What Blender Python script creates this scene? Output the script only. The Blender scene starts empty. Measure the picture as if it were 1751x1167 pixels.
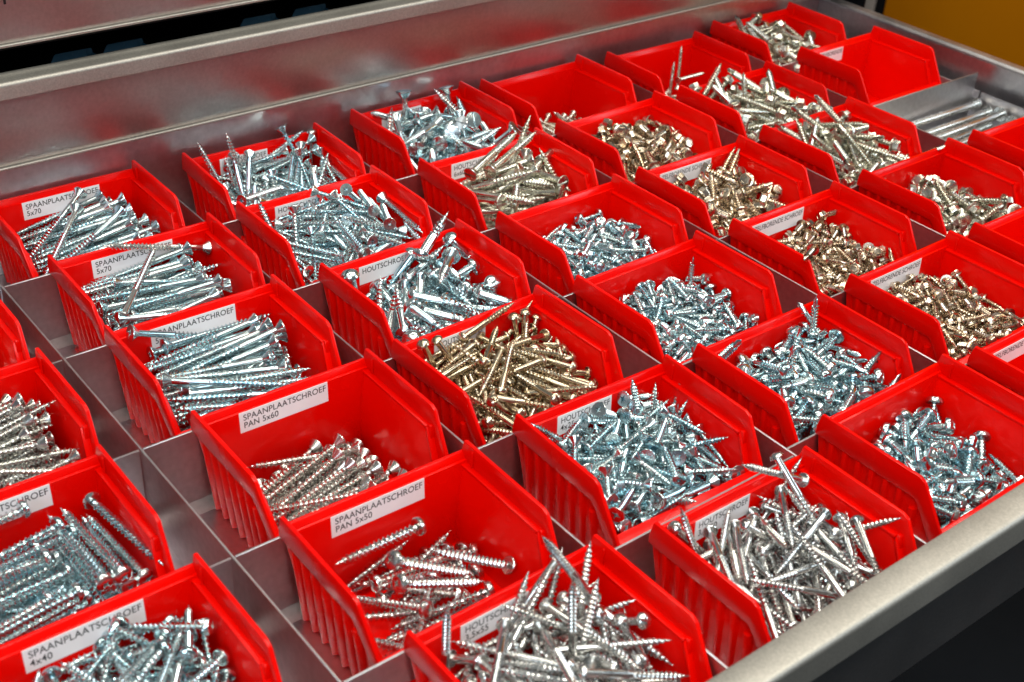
import bpy, bmesh, math, random
from mathutils import Vector, Matrix, Quaternion

# ------------------------------------------------------------------ camera, world, lamps, exposure
C = bpy.context.scene.collection
SC = bpy.context.scene
MM = 0.001
cam_data = bpy.data.cameras.new('camera')
cam = bpy.data.objects.new('camera', cam_data)
C.objects.link(cam)
SC.camera = cam
CAM_R = [[0.7850473, -0.6171109, 0.0536171], [-0.301741, -0.4565728, -0.836955], [0.5409742, 0.6408708, -0.544639]]
CAM_C = [-81.944, -850.726, 383.812]
right, down, fwd = (Vector(r) for r in CAM_R)
cam.matrix_world = Matrix(((right.x, -down.x, -fwd.x, CAM_C[0] * MM),
                           (right.y, -down.y, -fwd.y, CAM_C[1] * MM),
                           (right.z, -down.z, -fwd.z, (CAM_C[2] + 60) * MM),
                           (0, 0, 0, 1)))
cam_data.sensor_width = 36
cam_data.lens = 46.062
cam_data.clip_start = 0.02
cam_data.clip_end = 60
cam_data.dof.use_dof = True
cam_data.dof.focus_distance = 0.76
cam_data.dof.aperture_fstop = 15

world = bpy.data.worlds.new('World')
SC.world = world
world.use_nodes = True
wn, wl = world.node_tree.nodes, world.node_tree.links
bg = wn['Background']
tc = wn.new('ShaderNodeTexCoord'); sep = wn.new('ShaderNodeSeparateXYZ'); ramp = wn.new('ShaderNodeValToRGB')
mapr = wn.new('ShaderNodeMapRange')
mapr.inputs['From Min'].default_value = -1; mapr.inputs['From Max'].default_value = 1
wl.new(tc.outputs['Generated'], sep.inputs[0]); wl.new(sep.outputs['Z'], mapr.inputs['Value'])
wl.new(mapr.outputs[0], ramp.inputs[0]); wl.new(ramp.outputs[0], bg.inputs[0])
e = ramp.color_ramp.elements
e[0].position = 0.42; e[0].color = (0.010, 0.013, 0.018, 1)
e[1].position = 0.95; e[1].color = (0.36, 0.35, 0.32, 1)
x = e.new(0.60); x.color = (0.13, 0.16, 0.19, 1)
bg.inputs[1].default_value = 0.58

def area_lamp(name, loc, target, size, power, color):
    l = bpy.data.lights.new(name, 'AREA'); l.shape = 'RECTANGLE'
    l.size, l.size_y = size; l.energy = power; l.color = color
    o = bpy.data.objects.new(name, l); C.objects.link(o)
    o.location = loc
    o.rotation_euler = (Vector(target) - Vector(loc)).to_track_quat('-Z', 'Y').to_euler()
    return o
# fluorescent ceiling strips, extra ones added for contrast, and a daylight window behind the photographer
for lx, ly, pw in ((-0.75, -1.3, 8), (0.10, -0.75, 11), (0.95, -1.15, 9), (1.75, -0.45, 10), (0.75, 0.25, 8), (-0.6, 0.1, 6)):
    area_lamp('ceiling_strip_lamp', (lx, ly, 2.1), (lx * 0.6 + 0.1, ly * 0.5 - 0.2, 0), (1.3, 0.16), pw, (1.0, 0.94, 0.82))
area_lamp('cool_side_light', (-1.9, -1.9, 1.5), (0.3, -0.4, 0), (1.1, 0.9), 20, (0.72, 0.88, 1.0))
area_lamp('cool_side_light', (2.6, -2.0, 1.3), (0.5, -0.4, 0), (0.9, 0.9), 14, (0.80, 0.92, 1.0))  # added light with no known window, for contrast on the screw metal
area_lamp('camera_flash', (CAM_C[0]*MM - 0.03, CAM_C[1]*MM - 0.12, 0.75), (0.35, -0.35, 0), (0.22, 0.14), 1.6, (1.0, 0.97, 0.93))

SC.view_settings.view_transform = 'Standard'
SC.view_settings.look = 'None'
SC.view_settings.gamma = 1
SC.view_settings.use_curve_mapping = False
SC.view_settings.exposure = 0.34
SC.render.engine = 'CYCLES'
SC.cycles.max_bounces = 8
SC.cycles.glossy_bounces = 5
SC.cycles.use_denoising = True

# ------------------------------------------------------------------ materials
def new_mat(name, color, rough, metal=0.0, spec=0.5):
    m = bpy.data.materials.new(name); m.use_nodes = True
    b = m.node_tree.nodes['Principled BSDF']
    b.inputs['Base Color'].default_value = (*color, 1)
    b.inputs['Roughness'].default_value = rough
    b.inputs['Metallic'].default_value = metal
    b.inputs['Specular IOR Level'].default_value = spec
    return m, b, m.node_tree.nodes, m.node_tree.links

def noise(n, l, scale, detail=3, coord='Object', stretch=None):
    t = n.new('ShaderNodeTexCoord'); x = n.new('ShaderNodeTexNoise')
    x.inputs['Scale'].default_value = scale; x.inputs['Detail'].default_value = detail
    if stretch:
        mp = n.new('ShaderNodeMapping'); mp.inputs['Scale'].default_value = stretch
        l.new(t.outputs[coord], mp.inputs[0]); l.new(mp.outputs[0], x.inputs[0])
    else:
        l.new(t.outputs[coord], x.inputs[0])
    return x

def remap(n, l, src, a, b, lo, hi):
    r = n.new('ShaderNodeMapRange')
    r.inputs['From Min'].default_value = a; r.inputs['From Max'].default_value = b
    r.inputs['To Min'].default_value = lo; r.inputs['To Max'].default_value = hi
    l.new(src, r.inputs['Value']); return r.outputs[0]

def mix_col(n, l, fac, a, b):
    m = n.new('ShaderNodeMix'); m.data_type = 'RGBA'
    l.new(fac, m.inputs[0]); m.inputs[6].default_value = (*a, 1); m.inputs[7].default_value = (*b, 1)
    return m.outputs[2]

def bump(n, l, b, src, dist, strength=0.5):
    bp = n.new('ShaderNodeBump'); bp.inputs['Distance'].default_value = dist; bp.inputs['Strength'].default_value = strength
    l.new(src, bp.inputs['Height']); l.new(bp.outputs[0], b.inputs['Normal'])

def plastic(name, c1, c2):
    m, b, n, l = new_mat(name, c1, 0.3, 0.0, 0.22)
    inf = n.new('ShaderNodeObjectInfo')
    l.new(mix_col(n, l, inf.outputs['Random'], c1, c2), b.inputs['Base Color'])
    big = noise(n, l, 38, 4); fine = noise(n, l, 900, 2)
    l.new(remap(n, l, big.outputs[0], 0.35, 0.7, 0.14, 0.32), b.inputs['Roughness'])
    add = n.new('ShaderNodeMath'); add.operation = 'MULTIPLY_ADD'; add.inputs[1].default_value = 6.0
    l.new(big.outputs[0], add.inputs[0]); l.new(fine.outputs[0], add.inputs[2])
    bump(n, l, b, add.outputs[0], 0.00012, 0.5)
    return m
M = {}
M['red'] = plastic('red_plastic', (0.82, 0.002, 0.0), (0.70, 0.001, 0.0))
M['blue'] = plastic('slate_blue_plastic', (0.06, 0.14, 0.20), (0.05, 0.12, 0.18))

def steel(name, c1, c2, r1, r2, scale=260, speck=0.10, grainy=0.00006):
    m, b, n, l = new_mat(name, c1, r1, 1.0)
    nz = noise(n, l, 22, 4); spangle = noise(n, l, scale, 3); grain = noise(n, l, 1700, 2)
    mx = n.new('ShaderNodeMath'); mx.operation = 'MULTIPLY_ADD'; mx.inputs[1].default_value = 1.0 + speck * 2
    l.new(spangle.outputs[0], mx.inputs[0]); l.new(nz.outputs[0], mx.inputs[2])
    l.new(mix_col(n, l, remap(n, l, mx.outputs[0], 0.7, 1.4 + speck * 2, 0, 1), c1, c2), b.inputs['Base Color'])
    l.new(remap(n, l, nz.outputs[0], 0.3, 0.7, r1, r2), b.inputs['Roughness'])
    bump(n, l, b, grain.outputs[0], grainy, 0.5)
    return m
M['steel'] = steel('galvanised_steel', (0.52, 0.505, 0.52), (0.70, 0.685, 0.70), 0.33, 0.41)
M['panel'] = steel('dull_galvanised_steel', (0.45, 0.42, 0.41), (0.60, 0.565, 0.55), 0.33, 0.37, 500, 0.25)
M['rail'] = steel('brushed_rail_steel', (0.40, 0.39, 0.355), (0.66, 0.64, 0.585), 0.54, 0.60, 900, 0.5, 0.00012)
M['floorplate'] = steel('bright_floor_steel', (0.60, 0.61, 0.66), (0.80, 0.81, 0.85), 0.24, 0.34)

def screw_metal(name, c1, c2, r1, r2):
    m, b, n, l = new_mat(name, c1, r1, 1.0)
    inf = n.new('ShaderNodeObjectInfo'); nz = noise(n, l, 160, 2)
    ad = n.new('ShaderNodeMath'); ad.operation = 'MULTIPLY_ADD'; ad.inputs[1].default_value = 0.6
    l.new(inf.outputs['Random'], ad.inputs[0]); l.new(nz.outputs[0], ad.inputs[2])
    l.new(mix_col(n, l, remap(n, l, ad.outputs[0], 0.3, 1.1, 0, 1), c1, c2), b.inputs['Base Color'])
    l.new(remap(n, l, nz.outputs[0], 0.35, 0.65, r1, r2), b.inputs['Roughness'])
    return m
M['zinc'] = screw_metal('zinc_plating', (0.54, 0.58, 0.60), (0.68, 0.67, 0.64), 0.19, 0.28)
M['bluezinc'] = screw_metal('blue_zinc_plating', (0.42, 0.62, 0.69), (0.70, 0.76, 0.76), 0.15, 0.24)
M['palezinc'] = screw_metal('pale_zinc_plating', (0.68, 0.68, 0.64), (0.64, 0.64, 0.62), 0.20, 0.28)
M['brass'] = screw_metal('nickel_brass', (0.50, 0.41, 0.28), (0.62, 0.54, 0.41), 0.20, 0.30)
M['nickel'] = screw_metal('warm_nickel', (0.52, 0.42, 0.31), (0.68, 0.60, 0.49), 0.18, 0.28)
M['dullzinc'] = screw_metal('dull_zinc_plating', (0.56, 0.56, 0.47), (0.68, 0.67, 0.59), 0.22, 0.32)

def paper():
    m, b, n, l = new_mat('label_paper', (0.80, 0.78, 0.80), 0.42)
    nz = noise(n, l, 120, 3)
    l.new(mix_col(n, l, nz.outputs[0], (0.84, 0.81, 0.85), (0.90, 0.88, 0.90)), b.inputs['Base Color'])
    return m
M['paper'] = paper()
M['ink'] = new_mat('black_ink', (0.015, 0.014, 0.016), 0.5)[0]
def mottled(name, c1, c2, rough, scale):
    m, b, n, l = new_mat(name, c1, rough, 0.0, 0.12)
    nz = noise(n, l, scale, 5)
    l.new(mix_col(n, l, remap(n, l, nz.outputs[0], 0.35, 0.65, 0, 1), c1, c2), b.inputs['Base Color'])
    return m
M['dark'] = mottled('near_black', (0.006, 0.006, 0.007), (0.010, 0.010, 0.012), 0.6, 8)  # near-black colour puts the darkness of the drawer gap into the carcass
M['ground'] = mottled('dark_rubber_floor', (0.0035, 0.006, 0.009), (0.006, 0.009, 0.013), 0.7, 5)
M['orange'] = mottled('orange_brown_paint', (0.62, 0.20, 0.0), (0.52, 0.16, 0.0), 0.6, 3)
M['white'] = mottled('off_white_paint', (0.42, 0.37, 0.34), (0.36, 0.32, 0.30), 0.5, 4)
M['green'] = mottled('dark_green_paint', (0.008, 0.02, 0.012), (0.012, 0.03, 0.016), 0.5, 4)

# ------------------------------------------------------------------ helpers
def add_prism(bm, ring0, ring1):
    """closed solid between two rings with the same number of corners"""
    a = [bm.verts.new(p) for p in ring0]; b = [bm.verts.new(p) for p in ring1]; n = len(a)
    bm.faces.new(a[::-1]); bm.faces.new(b)
    for i in range(n): bm.faces.new((a[i], a[(i + 1) % n], b[(i + 1) % n], b[i]))

def add_box(bm, x0, x1, y0, y1, z0, z1):
    add_prism(bm, [(x0, y0, z0), (x1, y0, z0), (x1, y1, z0), (x0, y1, z0)], [(x0, y0, z1), (x1, y0, z1), (x1, y1, z1), (x0, y1, z1)])

def finish(bm, name, mat, bevel=0.0, seg=2, smooth=True, angle=40):
    bmesh.ops.recalc_face_normals(bm, faces=bm.faces)
    if bevel:
        ed = [e for e in bm.edges if len(e.link_faces) == 2 and e.calc_face_angle(0) > math.radians(20)]
        bmesh.ops.bevel(bm, geom=ed, offset=bevel, segments=seg, profile=0.5, affect='EDGES', clamp_overlap=True)
    for v in bm.verts: v.co *= MM
    me = bpy.data.meshes.new(name); bm.to_mesh(me); bm.free()
    if smooth:
        me.polygons.foreach_set('use_smooth', [True] * len(me.polygons))
        me.set_sharp_from_angle(angle=math.radians(angle))
    me.materials.append(mat)
    return me

def obj(name, me, parent=None, loc=None, rotz=0.0):
    o = bpy.data.objects.new(name, me); C.objects.link(o)
    if parent: o.parent = parent
    if loc is not None: o.location = Vector(loc) * MM
    if rotz: o.rotation_euler = (0, 0, rotz)
    return o

def tag(o, label, category, group=None, kind=None):
    o['label'] = label; o['category'] = category
    if group: o['group'] = group
    if kind: o['kind'] = kind
    return o

def thing(name, label, category, loc=(0, 0, 0), group=None, rotz=0.0):
    return tag(obj(name, None, None, loc, rotz), label, category, group)

def box_part(name, mat, parent, dims, bevel=0.0, seg=2):
    bm = bmesh.new(); add_box(bm, *dims)
    return obj(name, finish(bm, name, mat, bevel, seg), parent)

def text_mesh(name, cu, parent):
    tmp = bpy.data.objects.new('text', cu); C.objects.link(tmp)
    bpy.context.view_layer.update()
    me = bpy.data.meshes.new_from_object(tmp.evaluated_get(bpy.context.evaluated_depsgraph_get()))
    bpy.data.objects.remove(tmp); bpy.data.curves.remove(cu)
    me.name = name; me.materials.clear(); me.materials.append(M['ink'])
    return obj(name, me, parent)

# ------------------------------------------------------------------ setting: ground, far furniture
bm = bmesh.new(); add_box(bm, -6000, 9000, -6000, 8000, -720, -700)
g = obj('ground', finish(bm, 'ground', M['ground'])); g['kind'] = 'structure'

cup = thing('cupboard', 'orange brown cupboard standing far behind the steel drawer', 'cupboard', (1500, 0, -700))
box_part('cupboard_side', M['orange'], cup, (0, 700, -900, 246, 0, 1400), 6)
box_part('plinth', M['dark'], cup, (20, 680, -890, 240, -1, 0))
post = thing('post', 'off white post between the orange cupboard and the dark shelf', 'post', (1500, 0, -700))
box_part('post_shaft', M['white'], post, (0, 60, 263, 290, 0, 1500), 3)
box_part('black_edge_strip', M['dark'], post, (4, 60, 247.5, 262, 0, 1500), 1)
shelf = thing('shelf', 'dark green shelf standing far behind the cabinet', 'shelf', (1500, 0, -700))
box_part('shelf_side', M['green'], shelf, (10, 600, 292, 900, 0, 1500), 4)

# ------------------------------------------------------------------ open drawer
DX = [104 + 131.9 * (k - 1) for k in range(0, 7)]      # long divider lines, left of columns 0..6
CY = [-90.7 * r + 1 for r in range(1, 8)]
XL, XR = -166, 922
drawer = thing('open_drawer', 'open galvanised steel drawer divided into cells and filled with red bins', 'drawer')
box_part('floor_plate', M['floorplate'], drawer, (XL, XR, -636, -80, -2, -0.6), 0)
box_part('back_panel', M['steel'], drawer, (XL, XR, -82.5, -80.5, -0.6, 75), 0.5)
box_part('side_panel', M['steel'], drawer, (XL - 2, XL, -636, -80.5, -2, 62), 0.5)
bm = bmesh.new()
prof = [(XR, -2), (XR, 52), (XR - 1.5, 54), (XR + 1, 56), (XR + 9, 56), (XR + 11, 53), (XR + 9, 49), (XR + 3, 48), (XR + 3, -2)]
add_prism(bm, [(x, -80.5, z) for x, z in prof], [(x, -636, z) for x, z in prof])
obj('side_panel', finish(bm, 'side_panel', M['steel'], 0.8), drawer)
bm = bmesh.new()                                       # low ledge along the right side, with slots
add_box(bm, XR - 11, XR - 9.5, -636, -279, -0.6, 30); add_box(bm, XR - 11, XR - 9.5, -277, -83, -0.6, 30)
obj('side_ledge', finish(bm, 'side_ledge', M['steel'], 0.4), drawer)
# front: handle flange with rounded edge, set over a recessed face
fr = box_part('front_panel', M['panel'], drawer, (XL - 2, XR + 8, -640, -636, -14, 61.5), 0.5)
bm = bmesh.new()
prof = [(-633.5, 59), (-633.5, 63.4), (-634.5, 64), (-646.0, 64)]
for k in range(1, 7):
    a = math.radians(90 * k / 6); prof.append((-646.0 - 3.0 * math.sin(a), 61.0 + 3.0 * math.cos(a)))
prof += [(-649, 47), (-647.5, 46.4), (-646.5, 47.5), (-646.5, 59), (-645, 61.6), (-636, 61.6), (-635.5, 59)]
add_prism(bm, [(XL - 2, y, z) for y, z in prof], [(XR + 8, y, z) for y, z in prof])
obj('handle_flange', finish(bm, 'handle_flange', M['rail'], 0, smooth=True, angle=35), fr)
DH = 46
for k, x in enumerate(DX):
    if x < XL + 10: continue
    bm = bmesh.new()
    add_box(bm, x - 0.6, x + 0.6, -636, -82.6, -0.6, DH)
    o = obj('long_divider', finish(bm, 'long_divider', M['steel'], 0.25, 1), drawer)
    bm = bmesh.new()                                   # folded foot lying on the floor plate
    add_prism(bm, [(x + 0.6, -636, -0.6), (x + 9, -636, -0.6), (x + 0.6, -636, 2.2)], [(x + 0.6, -82.6, -0.6), (x + 9, -82.6, -0.6), (x + 0.6, -82.6, 2.2)])
    obj('divider_foot', finish(bm, 'divider_foot', M['steel'], 0, smooth=False), o)
# ------------------------------------------------------------------ cabinet with the closed drawers above
cab = thing('drawer_cabinet', 'steel drawer cabinet with closed drawers above the open one', 'cabinet')
def closed_drawer(z0, z1, bins_behind=False):
    p = box_part('drawer_front', M['panel'], cab, (XL - 30, 985, -93, -90, z0, z1 - 4), 0.6)
    bm = bmesh.new()
    pr = [(-87, z1 - 1), (-87, z1), (-101.7, z1)]
    for k in range(1, 9):
        a = math.radians(90 * k / 8); pr.append((-101.7 - 2.3 * math.sin(a), z1 - 2.3 + 2.3 * math.cos(a)))
    pr += [(-104, z1 - 10), (-103.2, z1 - 10.6), (-102.4, z1 - 10), (-102.4, z1 - 3.0), (-101.2, z1 - 1.7)]
    add_prism(bm, [(XL - 30, y, z) for y, z in pr], [(985, y, z) for y, z in pr])
    obj('handle_flange', finish(bm, 'handle_flange', M['rail'], 0), p)
    box_part('folded_hem', M['rail'], p, (XL - 30, 985, -95.4, -93.1, z0 - 0.4, z0 + 1.4), 0.6, 3)
    return p
closed_drawer(76.5, 135)
upper = closed_drawer(153, 211)
# black marking at the end of the upper front
cu = bpy.data.curves.new('marking', 'FONT'); cu.body = 'n'; cu.size = 17 * MM; cu.extrude = 0.05 * MM
o = text_mesh('marking', cu, upper)
o.location = (150.5 * MM, -93.2 * MM, 177.6 * MM); o.rotation_euler = (math.radians(90), 0, 0)
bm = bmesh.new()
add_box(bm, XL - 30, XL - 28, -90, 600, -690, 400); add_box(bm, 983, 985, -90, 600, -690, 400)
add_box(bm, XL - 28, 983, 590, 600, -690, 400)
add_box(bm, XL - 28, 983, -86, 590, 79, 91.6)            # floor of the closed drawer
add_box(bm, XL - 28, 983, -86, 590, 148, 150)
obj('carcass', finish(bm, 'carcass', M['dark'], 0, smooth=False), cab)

# ------------------------------------------------------------------ the plastic bin
W = 102.0
def xo(z):      # outer face of the ribbed wall, measured from the side
    return 3.0 + 4.5 * (1 - min(z, 47) / 47)
def wall_pts(profile, f): return [(f(z), -y, z) for y, z in profile]

def side(bm, mirror, band):
    s = (lambda x: W - x) if mirror else (lambda x: x)
    if not band:
        p = [(4.2, 0.2), (0.8, 48.5), (59, 48.5), (64, 43), (72, 27), (70, 0.2)]
        add_prism(bm, wall_pts(p, lambda z: s(xo(z))), wall_pts(p, lambda z: s(xo(z) + 1.8)))
        for k in range(7):                                  # ribs run from under the band down to the base
            y = 9 + 8.6 * k
            zt = 46.5 if y < 58 else 40
            r0 = [(s(xo(0) - 2.6), -(y - 0.7), 1.0), (s(xo(0) + 0.5), -(y - 1.6), 0.4), (s(xo(0) + 0.5), -(y + 1.6), 0.4), (s(xo(0) - 2.6), -(y + 0.7), 1.0)]
            r1 = [(s(0.5), -(y - 1.3), zt), (s(3.6), -(y - 2.4), zt), (s(3.6), -(y + 2.4), zt), (s(0.5), -(y + 1.3), zt)]
            add_prism(bm, r0, r1)
    else:
        p = [(-1.2, 47), (-1.2, 52), (0.6, 60), (61, 60), (64.5, 58.4), (80.5, 33), (84, 26), (83, 8), (81, 2), (72, 2), (74.2, 26), (63.6, 44.5), (61, 47)]
        f = lambda z: 0.0 if z > 46 else 0.0 + 0.11 * (46 - z)
        add_prism(bm, wall_pts(p, lambda z: s(f(z))), wall_pts(p, lambda z: s(f(z) + 2.2)))
        # ledge that joins band and wall
        add_prism(bm, [(s(0.4), 0.8, 46.8), (s(5.2), 0.8, 46.8), (s(5.2), 0.8, 48.6), (s(0.4), 0.8, 48.6)], [(s(0.4), -62, 46.8), (s(5.2), -62, 46.8), (s(5.2), -62, 48.6), (s(0.4), -62, 48.6)])
        add_prism(bm, [(s(0.8), -62, 46), (s(5.5), -62, 46), (s(5.5), -62.6, 48.6), (s(0.8), -62.6, 48.6)], [(s(3.0), -73, 26), (s(8), -73, 26), (s(8), -75, 26.5), (s(3.0), -75, 26.5)])
        # small stop at the front end of the ledge
        add_prism(bm, [(s(2), -63, 43), (s(5), -63, 43), (s(5), -66, 43), (s(2), -66, 43)], [(s(2), -62, 49.5), (s(4.4), -62, 49.5), (s(4.4), -64.5, 49.5), (s(2), -64.5, 49.5)])
        add_box(bm, min(s(2), s(3.2)), max(s(2), s(3.2)), -9.2, -8.0, 49, 58)

def make_bin_meshes(red):
    out = {}
    bm = bmesh.new()
    side(bm, False, False); side(bm, True, False)
    # back wall with a chamfered top, floor, front slope
    add_prism(bm, [(9, -4.2, 0.2), (93, -4.2, 0.2), (93, -6.4, 0.2), (9, -6.4, 0.2)], [(1.6, 1.0, 50), (W - 1.6, 1.0, 50), (W - 1.6, -3.4, 50), (1.6, -3.4, 50)])
    add_prism(bm, [(1.6, 1.4, 46), (W - 1.6, 1.4, 46), (W - 1.6, 1.4, 53.3), (1.6, 1.4, 53.3)], [(1.6, -3.5, 47.5), (W - 1.6, -3.5, 47.5), (W - 1.6, -0.4, 53.3), (1.6, -0.4, 53.3)])
    add_prism(bm, [(8, -4.4, 0), (94, -4.4, 0), (94, -70, 0), (8, -70, 0)], [(8, -4.4, 2), (94, -4.4, 2), (94, -70, 2), (8, -70, 2)])
    add_prism(bm, [(7.8, -68.5, 0.2), (94.2, -68.5, 0.2), (94.2, -70.5, 0.2), (7.8, -70.5, 0.2)], [(5.4, -74.6, 31), (96.6, -74.6, 31), (96.6, -76.8, 31), (5.4, -76.8, 31)])
    out['shell'] = finish(bm, 'shell', red, 0.45, 2)
    bm = bmesh.new(); side(bm, False, True); out['rim_a'] = finish(bm, 'side_rim', red, 0.7, 2)
    bm = bmesh.new(); side(bm, True, True); out['rim_b'] = finish(bm, 'side_rim', red, 0.7, 2)
    bm = bmesh.new()
    lp = [(74.2, 29.6), (74.8, 33.2), (76, 34), (83, 31.4), (86, 29), (87, 25.5), (86.6, 20), (85, 19.6), (84.6, 25), (82, 27.6), (76.6, 29)]
    add_prism(bm, [(2.4, -y, z) for y, z in lp], [(W - 2.4, -y, z) for y, z in lp])
    out['lip'] = finish(bm, 'front_lip', red, 0.5, 2)
    return out
RED = make_bin_meshes(M['red'])
BLUE = make_bin_meshes(M['blue'])

def make_bin(name, meshes, loc, ang, label, category, group, text=None, lx=24.0, lw=51.0, lz=38.2, lh=11.8):
    t = thing(name, label, category, loc, group, ang)
    obj('shell', meshes['shell'], t); obj('side_rim', meshes['rim_a'], t); obj('side_rim', meshes['rim_b'], t); obj('front_lip', meshes['lip'], t)
    if text:
        yw = lambda z: -6.4 + (3.0 * (z - 0.2) / 49.8) - 0.12
        bm = bmesh.new()
        z0, z1 = lz, lz + lh
        add_prism(bm, [(lx, yw(z0) + .1, z0), (lx + lw, yw(z0) + .1, z0), (lx + lw, yw(z0) - .15, z0), (lx, yw(z0) - .15, z0)],
                      [(lx, yw(z1) + .1, z1), (lx + lw, yw(z1) + .1, z1), (lx + lw, yw(z1) - .15, z1), (lx, yw(z1) - .15, z1)])
        l = obj('label', finish(bm, 'label', M['paper'], 0, smooth=False), t)
        cu = bpy.data.curves.new('lettering', 'FONT'); cu.body = text; cu.size = 4.9 * MM; cu.space_line = 0.92; cu.space_character = 1.04
        cu.offset = 0.03 * MM
        o = text_mesh('lettering', cu, l)
        zb = z1 - 4.9
        o.location = ((lx + 2) * MM, (yw(zb) - 0.22) * MM, zb * MM)
        o.rotation_euler = (math.radians(90) - math.atan2(3.0, 49.8), 0, 0)
        wid = max(v.co.x for v in o.data.vertices) / MM
        if wid > lw - 3.2: o.scale = ((lw - 3.2) / wid, 1, 1)
    return t

SP, HS, ZB = 'SPAANPLAATSCHROEF', 'HOUTSCHROEF', 'ZELFBORENDE SCHROEF'
HL = dict(lx=25.5, lw=36.0)
# key: (position, angle) measured; label words; writing on the sticker
BINS = {
 '0,2': (-9.8, -176.2, 0.00, 'cut off red bin behind the pale screw bin', None, {}),
 '0,3': (-10.8, -267.2, 0.00, 'red bin of neatly laid pale chipboard screws', None, {}),
 '0,4': (-18.2, -360.6, 0.00, 'red bin of crossed pan head screws', SP+"\n5x60", {}),
 '0,5': (-15.4, -453.1, 0.00, 'red bin labelled 4x40', SP+"\n4x40", {}),
 '1,1': (124.3, -87.5, 0.00, 'red bin of long screws next to the closed drawer', SP+"\n5x70", {}),
 '1,2': (131.0, -178.4, -0.73, 'red bin with one long screw lying crosswise on top', SP+"\n5x70", {}),
 '1,3': (126.8, -266.0, -0.42, 'red bin directly behind the PAN 5x60 bin', SP+"\n5x70", {}),
 '1,4': (129.7, -360.6, -0.34, 'nearly empty red bin labelled PAN 5x60', SP+"\nPAN 5x60", {}),
 '1,5': (126.0, -453.2, -0.67, 'red bin labelled PAN 5x50', SP+"\nPAN 5x50", {}),
 '1,6': (132.6, -541.9, 0.36, 'red bin labelled 3,5x55', HS+"\n3,5x55", HL),
 '2,1': (256.8, -94.3, -1.50, 'red bin with two heads standing by its label', HS, HL),
 '2,2': (253.4, -175.9, -0.13, 'red bin behind the bin of big round heads', HS, HL),
 '2,3': (256.6, -270.8, 1.05, 'red bin of thick big round head screws', HS, HL),
 '2,4': (247.1, -361.7, 1.50, 'red bin of brass coloured screws', HS+"\n4x40", HL),
 '2,5': (259.6, -451.7, -1.45, 'red bin labelled 4x25', HS+"\n4x25", HL),
 '2,6': (260.4, -550.6, -0.40, 'red bin labelled 3,5x50', HS+"\n3,5x50", HL),
 '3,1': (392.1, -90.1, 1.50, 'red bin of large flat heads below the closed drawer', HS, HL),
 '3,2': (386.8, -184.6, -0.62, 'red bin of screws fanned up against its side', HS+"\n6x60", HL),
 '3,3': (384.7, -274.8, 0.91, 'unlabelled red bin before the fanned slotted screws', None, {}),
 '3,4': (374.5, -363.5, 0.83, 'unlabelled red bin beside the brass coloured screws', None, {}),
 '3,5': (381.9, -456.2, -0.11, 'unlabelled red bin heaped with fat pan head screws', None, {}),
 '3,6': (388.6, -539.0, 0.05, 'unlabelled half full red bin touching the front rail', None, {}),
 '4,1': (509.0, -92.3, 1.42, 'almost empty red bin below the closed drawer', None, {}),
 '4,2': (510.7, -182.5, 1.50, 'unlabelled red bin of short brownish hex screws', None, {}),
 '4,3': (506.7, -274.0, 0.23, 'labelled red bin of fat nickel hex screws', ZB, dict(lx=20,lw=51)),
 '4,4': (506.6, -363.3, 0.70, 'red ZELFBORENDE bin before the fat hex screws', ZB, dict(lx=18.5,lw=51)),
 '4,5': (515.0, -452.7, 0.72, 'red ZELFBORENDE bin heaped with tiny hex screws', ZB, dict(lx=20,lw=51)),
 '4,6': (510.5, -544.7, 0.00, 'empty red ZELFBORENDE bin cut off at the picture edge', ZB, dict(lx=18,lw=51)),
 '5,1': (634.8, -97.9, -0.82, 'nearly empty red bin with two thin screws standing', None, {}),
 '5,2': (636.5, -181.6, 0.39, 'red bin of hex screws with white flat heads', None, {}),
 '5,3': (636.0, -270.6, 1.50, 'red bin between long and medium hex screw bins', None, {}),
 '5,4': (639.2, -361.0, 0.57, 'half empty red bin of medium hex screws', None, {}),
 '5,5': (638.9, -453.8, 0.00, 'dark empty red bin at the picture edge beside tiny hex screws', None, {}),
 '6,1': (769.3, -88.0, 0.06, 'red bin of hex screws in the far corner', None, {}),
 '6,2': (788.1, -173.3, 0.83, 'empty red bin with small label in the far corner', "ZELFBORENDE\n4,2", dict(lx=24,lw=33)),
 '6,4': (768.8, -361.0, 0.00, 'empty red bin beyond the bare bolt cell', None, {}),
}
BIN_GROUP = 'red storage bins in the open drawer'
BIN_POS = {}
for key, (x, y, ang, words, text, kw) in BINS.items():
    BIN_POS[key] = (x, y, math.radians(ang))
    make_bin('storage_bin', RED, (x, y, 0), math.radians(ang), words, 'bin', BIN_GROUP, text, **kw)
me_cross = {}
for k in range(-1, 7):
    x0 = DX[k] + 1 if k >= 0 else XL + 0.5
    x1 = DX[k + 1] - 1 if k < 6 else XR - 11.4
    w = round(x1 - x0, 2)
    if w not in me_cross:
        bm = bmesh.new(); add_box(bm, 0, w, -0.6, 0.6, -0.6, DH - 0.4)
        add_prism(bm, [(0, -0.6, -0.6), (0, -9, -0.6), (0, -0.6, 2.0)], [(w, -0.6, -0.6), (w, -9, -0.6), (w, -0.6, 2.0)])
        me_cross[w] = finish(bm, 'cross_divider', M['steel'], 0.2, 1)
    for r in range(1, 6):
        if k == -1 and r < 2: continue
        here, back_one = '%d,%d' % (k, r + 1), '%d,%d' % (k, r)
        y = CY[r]
        if here in BIN_POS: y = max(y, BIN_POS[here][1] + 2.4)
        if back_one in BIN_POS: y = min(y, max(BIN_POS[back_one][1] - 85.5, BIN_POS[here][1] + 1.8 if here in BIN_POS else -9999))
        obj('cross_divider', me_cross[w], drawer, (x0, y, 0))

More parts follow.
